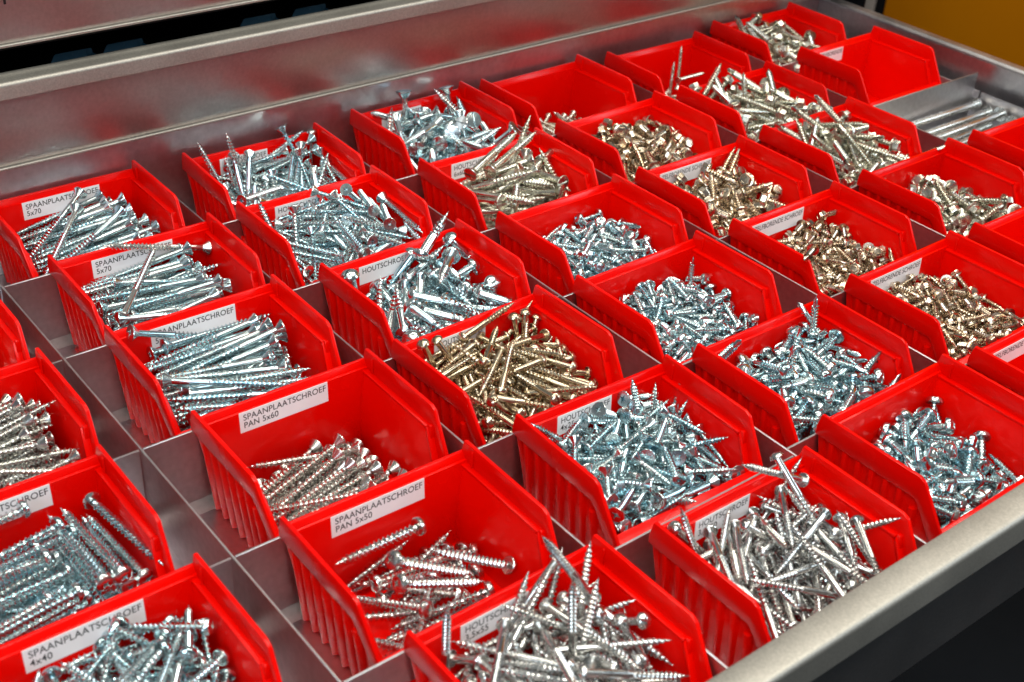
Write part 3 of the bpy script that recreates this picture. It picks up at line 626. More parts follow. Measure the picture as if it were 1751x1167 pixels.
 '2,1': ([496,-327,468,135,56,173,-269,420,190,36,723,-313,430,127,10,911,-333,440,184,15,547,-376,427,-279,-2,379,-261,413,-354,-22,924,-191,483,5,6,795,-202,549,108,37,436,-622,378,-252,-34,782,-285,452,213,47,939,-116,537,21,38,686,-322,582,178,86,712,-787,405,-82,-36,446,-553,454,301,10,107,-824,396,-235,-14,427,-119,392,-349,-47,437,-383,401,-86,-10,324,-222,446,-325,7,351,-50,509,141,16,270,-76,464,-356,16,856,-331,548,183,70,681,-218,547,-36,37,563,-712,264,-280,-80,771,-399,425,127,-22,457,-80,510,123,15,102,-661,501,-308,21],
  [470,-281,408,205,16,834,-51,352,194,0,400,-451,401,-102,2,361,-164,401,302,5,338,-84,358,-356,13,261,-742,281,-170,-34,521,-715,295,-65,-32,558,-106,383,281,-3,292,-409,400,199,-6,677,-726,268,-234,-53,132,-754,467,-170,29,223,-664,461,332,1,125,-148,360,278,3,831,-335,333,58,-7,760,-77,328,87,7,880,-291,361,64,10,884,-208,339,119,3,614,-474,337,-9,-7,455,-194,323,197,-6],
  [777,-186,374,215,26,187,-134,341,162,17,742,-960,375,-74,8,163,-742,266,-173,-28,89,-711,299,-347,-32,118,-171,303,174,-10,766,-876,372,-167,-7,116,-56,338,173,-26,663,-133,311,19,2,450,-111,356,100,7,518,-77,301,236,-7,183,-140,277,209,4,699,-644,327,-111,-4,478,-523,319,-265,7,651,-600,331,-82,4,165,-193,303,284,1,628,-182,303,88,4,692,-426,287,-66,-2,156,-251,312,-350,2,832,-170,292,40,0,600,-465,314,-78,-8,321,-159,362,348,5,435,-632,285,-194,-12,229,-354,336,323,2,659,-75,326,196,0,883,-385,277,19,-8,654,-522,301,-117,-3,551,-702,359,-205,3,412,-457,281,312,3,490,-272,374,85,17,808,-676,344,-105,2,324,-529,341,-246,-2,328,-613,334,-138,9,515,-233,330,118,0,308,-302,294,269,-4,801,-305,338,104,7]),
 '2,2': ([229,-351,361,320,0,516,-185,381,157,-9,607,-638,427,-168,18,520,-746,398,-300,16,544,-369,441,279,16,309,-720,294,-275,-45,148,-369,292,-180,-75,558,-421,500,-281,60,863,-939,372,-199,-10,117,-752,321,-173,-15,305,-677,316,-123,-11,537,-470,440,-66,0,488,-923,370,-175,-20,457,-781,452,-193,-11,562,-551,485,305,46,554,-75,492,350,69,270,-208,503,341,23,420,-572,328,-97,-37,350,-616,327,-110,-19,316,-491,476,-256,-7,606,-250,560,-34,27,324,-379,478,125,54,453,-729,344,-63,-27,186,-183,455,258,-26,392,-286,545,330,20,511,-68,567,281,33,285,-238,578,124,76,546,-256,614,229,62,644,-269,624,-299,85,112,-690,390,-173,-8,730,-467,534,-219,18,738,-634,511,-234,20,892,-572,388,-25,-46,916,-265,495,185,17,367,-708,424,-104,-6],
  [152,-582,302,328,19,765,-332,446,182,61,368,-52,348,194,-16,578,-735,300,-230,-23,897,-736,243,-187,-18,105,-123,272,296,-50,112,-70,332,244,-24,654,-212,445,1,12,83,-168,392,-330,-2,121,-656,275,-175,8,935,-266,365,-29,-8,462,-79,462,338,42,369,-130,458,352,19,110,-45,432,177,-17,686,-149,471,16,7,722,-55,441,172,-1,826,-504,424,-209,6,855,-530,356,-153,-23,477,-179,323,232,4,423,-701,334,-159,5,769,-263,273,103,1,449,-294,285,250,-16,297,-225,301,188,1,528,-447,342,-60,6,657,-379,337,-9,2,494,-137,293,166,-8,607,-508,315,-19,-1,860,-374,318,-25,-1,786,-647,312,-132,-8,705,-117,296,170,-9,681,-379,330,19,7,276,-436,341,-348,7,702,-333,299,90,8],
  [902,-58,308,185,18,837,-709,283,-23,4,90,-699,256,356,10,855,-241,308,165,-1,411,-86,340,-355,15,480,-110,385,330,10,350,-654,231,-336,-2,424,-652,296,-136,8,416,-202,261,141,-8,357,-621,271,-241,-19,635,-529,285,-104,-5,211,-660,269,-216,-2,754,-657,230,-6,1,325,-699,245,-130,4,788,-310,310,107,9,351,-159,300,183,-2,611,-627,262,-246,1,373,-592,185,350,-5,619,-582,249,12,1,388,-651,258,-161,-11,132,-457,264,-241,-8,352,-675,268,-128,2,872,-692,317,-123,6,518,-294,286,123,-5,207,-649,288,-291,6,260,-418,297,-260,-3,395,-370,258,285,2,315,-632,260,-195,-7,861,-402,304,-24,-1,420,-390,264,295,8,854,-578,272,-130,-2]),
 '2,3': ([294,-685,342,-157,14,411,-167,373,156,13,312,-116,417,176,29,110,-535,282,-271,-58,856,-600,470,-173,66,440,-258,452,107,27,118,-432,262,-255,-69,685,-514,420,-260,26,754,-70,412,95,8,918,-348,469,-21,44,97,-751,444,-341,80,162,-661,367,-230,-40,596,-491,340,256,-13,539,-276,484,103,38,202,-970,381,-177,-27,778,-157,414,141,-29,247,-526,508,218,38,629,-271,453,179,8,461,-206,402,-333,-34,717,-557,439,249,14,640,-93,532,-9,93,514,-484,417,218,4,327,-539,443,248,5,329,-420,483,263,9,816,-218,515,83,-1],
  [541,-371,383,159,46,808,-534,341,-82,0,97,-170,267,-324,-35,885,-687,247,-27,-25,350,-617,303,-222,-26,874,-62,291,192,22,815,-665,360,-214,24,566,-92,364,319,16,825,-279,340,-40,0,165,-526,253,-315,5,624,-490,259,-84,0,289,-505,268,-190,-4,672,-188,280,116,5,179,-470,251,-253,-3,308,-117,259,300,-15,171,-181,288,340,-9,582,-514,268,-116,-3,741,-194,265,193,4,784,-165,260,80,-5,499,-634,270,-219,7,564,-248,314,143,5],
  [92,-620,280,344,18,396,-686,292,336,-28,936,-576,280,-1,-1,535,-674,246,339,-29,505,-377,228,274,4,231,-154,258,207,0,176,-434,257,-275,5,322,-650,252,-237,4,860,-132,254,92,-1,217,-485,233,346,-6,318,-332,280,353,-13,190,-565,248,-332,-7,309,-666,236,-212,-10,841,-442,279,-97,10,315,-508,246,-269,0,290,-562,281,-213,4,127,-505,247,336,3,404,-671,237,-245,5,426,-542,306,-180,8,856,-295,256,50,2,600,-248,263,-42,-1,836,-198,244,141,1,780,-373,235,3,-11,877,-643,251,-108,7,330,-307,260,205,-11,285,-546,244,-329,-10,376,-237,274,184,-3,532,-453,221,59,0,647,-447,249,-4,3]),
 '2,4': ([100,-708,228,-288,-34,632,-90,283,-345,-75,118,-429,222,211,-40,425,-73,365,133,8,929,-469,385,-46,25,610,-748,320,-163,3,458,-225,326,106,-14,456,-719,282,-40,-21,118,-684,386,-270,13,634,-536,356,71,4,181,-513,384,-231,12,640,-800,395,-148,2,932,-597,341,-50,-21,258,-855,367,-151,-20,731,-106,402,7,-6,185,-606,482,337,93,703,-642,405,-245,-6,926,-117,396,24,5,536,-65,452,206,5,476,-152,486,2,39,781,-630,448,-130,2,907,-122,281,148,-62,714,-723,382,-119,-16,153,-218,376,345,-24,324,-728,381,-186,-3,649,-344,385,-264,-18,743,-820,443,-138,3,226,-547,444,284,18,80,-113,361,-354,-32,75,-257,432,-337,-2,838,-180,365,159,-30,472,-553,367,256,-35,670,-493,482,-22,18,102,-80,419,-352,-13,486,-470,359,-124,-47,503,-797,446,-183,12,364,-267,394,197,-2,640,-197,407,220,-27,114,-389,392,-360,-18,293,-566,434,-278,-29,352,-348,480,-280,-2,530,-294,493,67,13,939,-207,388,28,-32],
  [486,-136,338,-6,20,458,-582,310,-127,0,221,-723,190,-185,-46,880,-288,281,-47,-19,545,-581,267,320,29,99,-94,213,-347,-65,572,-209,330,-16,8,460,-499,365,72,41,509,-655,294,354,22,839,-741,292,-178,15,173,-490,257,-221,-41,503,-60,386,176,19,530,-274,326,325,-5,95,-350,327,-270,-8,470,-669,234,-204,-40,83,-561,305,344,-19,586,-396,369,236,8,741,-573,344,-125,-9,933,-396,396,-56,28,769,-405,418,-23,14,556,-306,417,-79,11,920,-668,301,-99,-18,928,-68,329,72,-19,730,-335,432,-256,77,104,-161,414,214,32,662,-969,370,-248,9,569,-389,262,17,4,165,-584,186,357,15,618,-503,239,-73,-3,624,-403,257,-6,-7,185,-573,163,-357,-3,822,-420,273,-4,-3,535,-644,237,-87,-1,599,-133,274,174,-4,882,-419,274,-60,11,505,-432,272,-124,-1,680,-333,280,38,4,342,-60,279,166,7,596,-603,250,-257,1,350,-231,278,193,2,868,-381,285,5,4,357,-109,285,323,1,492,-263,212,79,-6,858,-643,241,-161,14],
  [898,-279,232,186,11,263,-687,208,354,11,934,-89,260,-6,7,900,-718,254,-168,9,813,-286,293,123,-10,425,-80,291,327,-11,122,-165,223,189,-33,122,-58,287,169,-40,699,-685,205,6,-11,469,-708,284,356,16,851,-257,247,128,3,519,-619,238,-189,2,467,-336,238,-308,5,652,-191,279,181,-1,538,-407,211,-87,-9,244,-181,265,190,9,390,-587,257,-225,2,709,-296,257,-20,-2,654,-67,277,118,4,303,-385,216,-314,-2,505,-497,269,-63,-3,604,-663,238,-190,-5,156,-424,280,-336,4,731,-634,155,-7,4,224,-139,239,218,3,797,-474,221,-162,-3,711,-649,209,-155,-9,825,-262,231,-16,2,842,-263,237,-24,3]),
 '2,5': ([140,-729,322,-156,58,848,-246,244,338,-134,792,-695,296,-149,-13,396,-628,271,45,42,589,-490,382,-72,28,437,-558,300,299,-20,446,-153,410,-60,89,892,-730,323,-196,57,440,-618,271,205,-60,523,-107,340,-17,-40,466,-328,359,88,-25,380,-505,392,76,80,788,-463,318,203,-10,410,-535,372,326,33,873,-226,435,168,55,631,-543,413,-258,51,676,-326,382,-267,-31,300,-150,350,238,-42,235,-658,342,-297,27,384,-386,443,-20,51,499,-457,415,-272,44,756,-503,374,169,33,333,-721,395,-340,24,723,-719,340,14,-19,768,-337,385,85,33,390,-84,455,343,37,479,-91,490,-339,74,901,-386,306,157,-16,595,-698,380,-121,0,416,-289,446,-277,19,715,-448,426,-59,11,271,-705,273,326,-63,832,-435,382,-47,-24,234,-205,476,101,38,96,-198,399,289,-8,670,-297,457,17,17,880,-367,437,-70,48,907,-389,390,190,49,730,-450,372,299,-28,183,-361,416,149,25,509,-681,414,-228,-11,196,-591,334,-245,-48,157,-184,440,-306,-9,367,-640,421,-91,2,217,-580,420,-155,47,768,-258,473,226,17,550,-454,453,-290,-7,566,-367,471,41,73,220,-462,467,116,50,255,-136,391,-56,-69,639,-592,351,284,-16,426,-433,432,219,31,608,-248,420,-345,-29,423,-646,388,60,112,655,-106,412,105,2,275,-253,419,-334,-24,681,-158,472,-325,50,580,-190,470,349,50,92,-697,401,-302,6,110,-643,433,-169,28,660,-76,482,-349,37],
  [536,-374,350,-106,-35,283,-111,336,62,60,532,-508,334,-28,1,897,-480,258,-191,23,216,-409,403,268,66,899,-306,289,-191,39,827,-362,296,189,21,438,-52,328,168,-3,670,-498,345,250,66,165,-490,328,143,-3,573,-105,331,109,0,92,-196,273,338,-29,598,-532,337,278,64,229,-269,316,229,-28,242,-427,325,-112,51,207,-202,394,268,34,596,-711,304,352,24,158,-698,226,-304,-15,481,-154,388,341,32,521,-632,262,-212,-43,378,-194,374,337,4,822,-267,343,-234,51,630,-643,278,42,14,745,-249,348,-265,28,216,-724,288,-133,28,935,-316,354,-12,14,186,-120,336,267,-20,571,-718,301,-74,-23,679,-82,411,-348,21,906,-710,244,-91,-17,651,-89,308,-22,-70,105,-538,286,295,-3,176,-434,287,254,-36,899,-490,256,151,-28,338,-86,344,-17,-38,934,-90,328,17,-24,166,-299,360,332,-16,876,-151,363,108,-39,330,-630,253,-162,-2,537,-484,226,323,7,423,-322,290,-26,0,456,-268,266,44,-5,813,-522,262,-25,3,722,-315,302,62,1,649,-195,281,228,-13,367,-159,303,350,4,274,-655,233,-218,5,564,-217,282,230,-14,341,-610,270,-188,-7,506,-183,291,75,1,626,-332,289,136,0,680,-81,304,165,1,193,-474,292,-315,-5,531,-374,285,-337,-7,554,-274,270,104,-7,264,-635,254,-187,-4,358,-327,246,214,-10,387,-403,253,250,10,429,-366,273,339,0,277,-654,223,-284,-4,594,-297,301,206,0,490,-165,244,92,-2,463,-495,262,41,3,442,-320,265,-332,3,623,-472,290,-342,4,826,-513,201,72,1,659,-399,280,28,-1,620,-350,282,-159,12,597,-89,285,73,11,559,-358,270,82,8,490,-518,216,48,0,682,-250,270,-6,4,546,-191,282,265,13,395,-364,292,103,10,359,-559,269,-275,-8,839,-451,295,14,10],
  [696,-82,349,293,53,92,-103,250,-339,-24,370,-692,229,350,20,854,-312,281,32,-40,662,-696,230,-21,4,127,-56,304,191,-24,121,-250,287,169,39,116,-339,354,-168,13,738,-161,351,99,-14,122,-490,256,-200,-31,119,-373,347,166,-2,593,-469,254,-40,11,586,-653,171,-340,-2,254,-446,284,-315,2,663,-584,259,-180,3,693,-218,292,201,-5,850,-263,255,5,-3,271,-471,229,-144,7,290,-538,267,-128,7,217,-244,214,191,3,851,-392,237,171,0,803,-144,258,-1,0,403,-144,250,254,8,458,-259,244,-65,-1,200,-513,250,305,6,555,-363,216,175,-6,277,-382,280,-317,7,784,-339,271,151,-4,373,-87,251,176,-3,556,-415,252,-114,-4,282,-293,259,234,1,518,-455,253,-179,-2,851,-134,268,44,5,481,-622,232,-49,4,189,-153,250,234,3,168,-647,229,-299,10,508,-424,204,208,1,576,-402,261,352,-2,427,-412,247,-295,1,879,-195,266,-8,-8,711,-122,262,229,8,528,-361,283,-300,-2,719,-370,258,94,-6,541,-111,252,34,1,779,-327,207,222,-3,466,-423,196,198,-2,438,-611,226,-85,-6,227,-208,286,284,-6,290,-581,249,-230,-2,368,-276,264,219,6,421,-395,241,116,0,512,-430,237,83,9,207,-629,225,-282,1,690,-231,298,106,5,494,-299,245,-278,-5,386,-284,275,-277,-2,303,-371,205,-110,-3,332,-196,283,211,3]),
 '2,6': ([79,-50,573,352,99,558,-122,367,29,15,515,-721,291,-199,-14,522,-454,347,71,49,326,-306,339,316,-12,601,-180,387,68,3,781,-731,274,-105,-33,153,-670,192,-287,-45,758,-886,367,-124,0,360,-718,203,-226,-65,446,-256,441,123,34,821,-155,252,97,-50,587,-712,432,-253,38,635,-580,417,37,37,768,-710,168,-234,-72,292,-657,300,-235,-30,504,-150,423,246,1,804,-710,388,-120,-14,402,-200,401,147,-12,628,-449,406,89,3,736,-304,319,249,-72,343,-58,358,115,-4,868,-108,297,110,-50,846,-382,512,117,33,805,-507,424,-146,-11,676,-52,418,235,2,519,-158,501,68,36,517,-92,313,30,-40,167,-318,428,205,21,464,-61,376,96,-26,909,-723,244,-128,-93,938,-254,406,-49,15,728,-485,501,-225,26,364,-335,463,-343,-6,376,-610,328,-232,-59,465,-94,432,99,-15,379,-191,548,286,67,106,-747,325,-227,-44,643,-525,434,-11,-13,580,-105,267,-341,-77,872,-454,534,124,29,98,-327,366,-285,-29,578,-427,483,197,4,716,-311,484,161,12,336,-53,431,114,-15,801,-347,528,29,15,552,-706,397,-61,-33,790,-76,480,95,-12,491,-786,417,-197,-34,626,-55,396,121,-42,513,-638,270,-199,4],
  [85,-95,245,356,-5,833,-728,224,-191,6,728,-544,285,-84,-3,126,-289,288,307,-1,312,-123,306,277,5,658,-531,338,-241,36,359,-74,310,299,5,214,-236,289,297,0,934,-84,292,-3,20,448,-877,368,-223,12,896,-723,171,-176,-28,211,-314,331,-316,-2,314,-729,248,-121,-25,851,-223,325,171,-3,903,-570,264,-186,-21,849,-506,277,-201,-32,785,-96,297,188,-20,225,-721,206,-148,-63,745,-348,259,-29,-2,301,-82,247,292,4,625,-101,276,121,14,491,-139,221,160,4,362,-347,252,305,10,231,-416,211,325,6,821,-168,206,124,-7,579,-179,196,153,-7,500,-551,183,-115,-8,646,-253,233,-18,2,384,-342,183,281,-14,673,-136,245,134,-2,709,-510,236,-51,-1,554,-207,240,99,-5,636,-105,244,114,-1,840,-117,227,15,5,459,-512,218,-252,2,253,-622,246,-230,-6,205,-82,205,255,-4,540,-629,270,-82,8,304,-449,208,-267,3],
  [168,-61,299,163,33,124,-723,173,-174,-21,698,-689,184,4,7,762,-615,258,-206,-1,141,-636,238,-167,-26,171,-179,383,180,45,905,-145,293,183,31,644,-905,519,-267,77,345,-838,393,-337,-3,826,-584,140,-188,-7,743,-133,222,151,1,282,-627,173,-339,-1,707,-467,225,-111,-5,886,-244,219,71,2,883,-495,220,-88,3,816,-627,206,-103,2,654,-176,265,27,4,860,-698,201,-158,2,245,-499,191,-359,1,617,-604,183,-237,-4,512,-620,243,-283,-3,229,-140,142,178,-8,340,-89,202,220,-4,667,-82,238,126,7,164,-695,139,-185,1]),
 '3,1': ([593,-115,470,87,23,423,-375,452,67,53,814,-444,360,-217,-36,219,-615,372,-145,-1,404,-312,528,-80,60,380,-581,449,-280,0,510,-563,493,-264,39,756,-330,494,127,38,785,-761,387,-221,-8,120,-873,417,-246,5,844,-235,409,-16,-33,816,-906,593,-87,91,719,-546,545,-220,70,598,-540,546,-354,84,606,-278,524,-44,28,337,-86,467,56,-54,806,-682,314,27,-59,175,-577,456,-198,-2,506,-401,515,39,2,257,-207,536,132,22,507,-695,396,-338,-17,442,-632,441,-346,0],
  [447,-99,391,-351,26,491,-541,375,-161,0,540,-320,452,-313,42,863,-640,321,-76,-22,209,-704,279,-272,-45,112,-413,306,-295,-36,483,-92,494,-7,63,100,-224,299,-339,-43,886,-504,321,-193,-28,933,-103,332,-12,-24,270,-536,413,-136,13,856,-68,423,200,49,124,-321,461,173,57,146,-731,293,-160,-57,677,-611,332,-99,-34,783,-511,314,-111,-9,777,-372,353,-78,7,473,-168,339,207,7,445,-558,309,-314,-4,300,-291,283,311,-13,660,-387,281,72,-4,628,-219,320,121,-12,823,-108,303,129,-3,651,-97,323,101,6,345,-542,323,-334,0,471,-581,318,-90,-5,317,-489,325,-247,5,591,-631,320,-247,0,476,-574,318,-283,3,305,-334,333,352,3],
  [695,-662,303,8,-6,124,-65,397,226,-6,281,-472,293,-342,-3,247,-620,278,-326,0,797,-286,334,60,0,152,-131,289,343,-2,800,-165,296,163,4,318,-153,319,308,6,623,-649,244,-30,-7,377,-94,324,180,3,821,-198,311,76,-2,732,-296,320,88,-2,711,-129,324,144,-2,648,-85,283,188,0,124,-418,285,-282,-9,420,-152,342,281,5,441,-299,306,-343,2,702,-258,313,22,-7,404,-702,292,-208,5,625,-559,287,-192,0,780,-543,303,-187,5]),
 '3,2': ([827,-140,494,105,44,677,-740,483,-119,35,867,-709,203,-182,-72,905,-221,473,152,62,416,-900,385,-116,16,709,-682,416,-116,4,725,-684,514,-171,12,116,-348,284,275,-38,546,-131,361,198,-32,109,-510,383,307,0,662,-466,535,-19,39,195,-173,344,260,-52,114,-903,380,-263,-25,736,-334,544,-43,33,538,-460,571,-91,70,217,-668,494,-154,33,204,-299,415,208,-25],
  [768,-522,307,-90,0,915,-409,306,-60,-1,928,-196,308,-27,1,912,-252,368,80,3,782,-56,338,174,-29,836,-82,412,174,-3,526,-631,410,-89,24,108,-104,227,-350,-52,608,-62,390,194,-19,92,-554,290,347,14,151,-161,251,266,-35,400,-732,351,-125,23,651,-157,478,-13,35,852,-471,244,-21,-7,213,-133,213,283,-13,153,-520,251,-336,-2],
  [134,-723,231,-175,6,756,-702,302,-19,18,535,-659,279,-188,6,229,-590,147,352,5,774,-660,215,-176,4,303,-615,183,-321,-5,789,-422,272,-57,1,759,-489,219,-59,1,623,-568,238,-88,-3,798,-364,212,-42,-14,218,-631,232,-291,-3,645,-142,236,125,0,203,-503,225,-293,0,241,-189,267,344,5,471,-651,293,-207,8,191,-379,245,306,2,317,-604,269,-293,1,210,-663,237,-279,12,442,-649,256,-211,2,143,-170,262,-356,-2,640,-177,255,89,-6,252,-201,268,277,1,715,-635,223,-111,-3,311,-93,270,283,6,618,-596,256,-82,-4]),
 '3,3': ([565,-548,321,-111,-12,340,-271,396,304,44,766,-162,376,-305,97,542,-377,348,176,-24,266,-532,344,-208,10,378,-200,424,69,81,505,-198,348,-342,-14,843,-91,380,-22,18,579,-445,350,278,0,321,-545,344,-316,-10,814,-589,344,-73,15,542,-566,334,156,-4,238,-598,365,-68,60,665,-265,373,257,29,451,-574,325,196,-11,291,-132,344,-337,-31,228,-369,408,-355,50,255,-256,398,261,-1,429,-144,427,246,63,340,-622,368,-278,33,457,-389,385,-292,5,848,-507,384,187,91,721,-478,357,-126,-9,702,-494,449,353,120,627,-242,422,55,25,765,-247,386,147,-3,288,-514,409,-293,-6,905,-215,336,177,-36,629,-73,402,303,66],
  [162,-376,314,238,14,428,-182,357,122,20,447,-155,361,-294,66,559,-227,354,263,19,751,-90,321,-343,59,532,-122,352,338,15,325,-405,395,225,76,626,-382,354,-55,19,929,-537,242,11,-38,682,-562,304,325,40,706,-177,360,209,31,355,-592,287,-313,-4,204,-262,344,-295,-15,299,-556,298,167,-23,649,-690,296,-180,-6,673,-91,308,-20,-15,858,-504,290,-70,-26,920,-387,323,-96,-26,563,-660,292,-221,-14,914,-495,340,-120,45,413,-380,346,159,-40,799,-384,396,-169,66,565,-746,336,-230,-4,185,-676,345,-118,51,141,-174,350,-357,-27,914,-116,287,110,-61,193,-485,369,-185,3,805,-276,318,-70,16,566,-124,247,355,-4,591,-449,242,52,-1,687,-247,287,-269,6,324,-382,262,-357,-1,775,-362,287,-2,-7,625,-355,290,172,-8,617,-122,266,123,9,357,-391,302,-295,-1,456,-350,301,-237,3,484,-192,296,71,-3,505,-456,290,-223,5,373,-447,249,-96,-1,781,-391,279,116,9,544,-413,302,-158,-1],
  [894,-363,261,-198,34,448,-64,329,105,-3,128,-449,259,161,33,304,-639,275,-356,28,124,-278,257,212,3,804,-166,312,207,38,292,-635,263,3,23,198,-237,301,-131,49,250,-412,332,-130,49,344,-702,260,-338,-28,730,-633,265,-16,13,206,-618,282,-157,0,520,-612,273,33,-23,869,-244,280,-214,46,94,-652,276,308,-8,126,-685,191,180,-137,856,-724,302,-226,60,925,-465,240,-42,-39,385,-91,310,-19,-2,725,-711,301,6,19,327,-715,341,349,48,92,-171,310,-308,15,784,-378,313,-272,13,279,-331,341,-47,27,122,-462,344,-158,90,274,-117,363,-36,31,110,-370,302,-239,-59,414,-320,309,164,8,363,-142,267,80,1,323,-596,266,-117,-1,560,-409,273,-93,3,214,-641,245,-215,6,650,-459,258,308,8,488,-310,282,-81,-5,174,-277,243,-281,-2,346,-313,293,214,-3,458,-325,307,135,5,329,-374,272,-310,-2,503,-158,250,264,-1,479,-513,238,11,-2,872,-233,237,-3,7,421,-332,299,-76,-4,377,-498,293,-156,-2,358,-298,226,64,-7,503,-429,255,55,5,569,-578,241,-85,5,483,-377,286,-142,6,281,-159,256,342,-4,258,-320,195,121,-2,704,-119,303,85,1,332,-493,282,-279,-4,748,-131,241,199,-7,613,-333,287,42,9,641,-457,267,-326,5,652,-273,260,49,0,649,-583,233,-144,2,767,-295,239,17,-2,879,-463,228,-164,10,666,-303,276,333,8,636,-406,274,151,-4,326,-439,226,-121,-11,657,-507,261,-165,8,662,-517,249,30,-4,293,-380,296,-210,-4,869,-114,244,41,4,413,-468,231,267,2,549,-312,243,166,-9,277,-409,270,-170,10,262,-616,215,-349,3,207,-537,271,-346,6,713,-433,208,234,-3,424,-578,282,-173,2,573,-448,236,159,8,211,-198,294,316,-1,666,-85,258,216,2,598,-622,223,-13,5,205,-477,257,-323,-3,770,-247,247,-65,5,315,-507,295,-312,4,264,-541,223,-154,-4]),
 '3,4': ([609,-298,344,34,19,895,-587,311,97,46,386,-508,334,-268,10,392,-582,292,42,7,319,-78,359,297,28,182,-710,271,-315,2,910,-262,356,144,71,319,-577,364,221,73,555,-74,394,116,8,318,-534,357,-226,27,716,-510,330,-72,7,859,-511,340,-155,49,640,-731,358,-46,56,390,-125,400,131,28,474,-672,321,-165,-17,386,-188,338,278,-15,666,-389,342,-19,-3,497,-256,420,72,65,478,-77,406,141,15,225,-558,308,-335,15,416,-369,364,321,5,685,-471,410,-222,25,664,-201,385,214,-23,386,-677,359,38,69,622,-488,303,139,-61,672,-412,335,336,-30,864,-665,358,279,135,731,-573,351,6,36,943,-396,350,0,-13,332,-408,336,-120,-29,220,-583,306,99,33,908,-242,390,-165,48,538,-596,336,-129,-19,628,-659,346,-31,-16,650,-146,414,115,18,650,-352,368,-160,-57,780,-649,281,-198,-54],
  [414,-717,207,-116,-31,229,-331,319,-310,-4,744,-596,275,2,23,491,-91,312,-343,49,476,-84,302,22,3,923,-644,236,-53,-17,905,-569,242,-126,-9,550,-255,345,-214,21,677,-658,250,-346,20,268,-726,203,-193,-38,897,-457,291,-197,59,771,-526,314,27,36,839,-561,281,-148,3,782,-174,343,-70,34,806,-326,294,-185,-5,626,-174,344,209,19,485,-616,263,-237,-33,922,-276,259,1,-78,559,-154,337,-38,-21,147,-421,323,311,10,662,-107,325,80,-51,412,-584,281,-254,-28,784,-376,311,-81,-38,446,-708,300,351,57,918,-180,271,-85,-47,705,-228,340,-353,-1,537,-632,278,354,-17,759,-489,321,-237,-2,288,-758,381,-319,79,510,-851,376,-187,29,350,-516,292,-208,-2,408,-586,288,-210,7,348,-546,278,-119,-11,668,-525,267,-256,5,495,-364,264,197,5,541,-474,294,-334,2,439,-430,272,-313,-4,450,-153,293,106,-1,305,-464,284,-353,-9,445,-214,271,173,-3,426,-260,275,272,-9,757,-157,295,-1,9,351,-596,251,-127,-5,474,-193,271,-55,3,614,-362,272,-42,3,314,-398,272,272,-2,395,-145,280,38,0,479,-139,299,178,7,709,-302,288,-31,-7,549,-188,250,155,11],
  [146,-715,208,-254,-29,235,-220,313,-65,73,931,-94,274,-18,17,447,-689,223,347,29,129,-647,250,-161,33,240,-408,316,-111,58,879,-694,220,-12,15,220,-104,331,-333,63,421,-630,256,347,29,203,-521,294,-155,36,861,-202,268,170,16,746,-83,310,303,55,129,-603,295,-157,1,593,-706,293,354,74,170,-229,362,-132,49,263,-270,327,-198,-2,202,-285,339,-95,90,119,-367,327,173,-8,243,-173,378,-84,69,116,-313,386,-163,42,828,-570,184,18,7,267,-127,256,236,-9,334,-505,225,274,-4,306,-409,195,102,-7,273,-453,257,-231,-1,597,-608,185,0,2,277,-396,238,-106,-4,835,-489,205,64,-1,335,-331,229,-155,-15,432,-489,272,-9,-1,201,-619,196,-251,-4,467,-213,260,-321,5,466,-599,229,-250,-8,585,-137,236,283,0,729,-185,238,152,2,890,-154,215,14,4,274,-532,241,-262,8,606,-566,233,-135,7,151,-477,228,-279,-1,793,-147,231,49,-6,647,-90,249,280,-3,687,-365,226,318,-11,177,-539,224,-264,-5,517,-355,258,186,6,229,-283,234,254,-5,776,-533,252,-40,-2,317,-594,182,357,4,401,-384,266,-215,-1,699,-388,294,-162,5,391,-333,281,193,-4,704,-436,251,108,-1,396,-409,243,-196,0,365,-376,239,-162,8,243,-176,241,-351,-4,219,-252,226,-274,-2,755,-360,263,-80,2,806,-382,235,94,4,356,-206,241,356,10,712,-250,262,3,-3,813,-510,249,-50,-1,682,-582,255,-163,3,428,-350,259,-166,3,391,-413,252,192,-1,694,-261,286,39,0,595,-415,292,-158,5,394,-547,201,-23,4,758,-240,200,241,5,328,-292,252,74,5,794,-580,219,-213,9,682,-476,259,-137,12,604,-505,244,-319,2,652,-362,270,116,-2,590,-537,269,-151,7,487,-519,225,-68,-7,619,-500,226,-16,8]),
 '3,5': ([323,-597,304,22,34,512,-57,394,188,30,410,-59,381,226,24,354,-585,365,311,22,463,-463,354,214,-13,321,-429,376,265,21,697,-515,336,293,-5,332,-93,443,-24,107,176,-252,486,-153,68,842,-206,369,-52,-10,940,-127,358,-6,-25,892,-182,373,201,-16,886,-404,359,29,-9,820,-347,430,197,25,329,-659,377,-45,39,706,-553,430,78,38,447,-332,330,-247,-153,342,-554,406,28,23,452,-629,424,-148,20,515,-188,448,-18,58,889,-475,277,245,-140,729,-334,413,226,-4,650,-173,324,196,-174,434,-365,418,-19,-22,665,-444,410,-185,-19,394,-729,389,-319,-21,481,-430,423,4,-22,599,-728,439,-282,30,336,-398,500,-171,23,157,-558,450,-264,19,610,-204,461,142,43,606,-584,386,-56,-29,849,-92,456,-19,43,856,-645,424,-122,44,334,-225,397,338,-29,885,-182,420,-147,-82,572,-487,414,-213,-2,90,-578,414,294,12,942,-243,456,27,15,549,-161,398,-312,-31,674,-104,519,225,104],
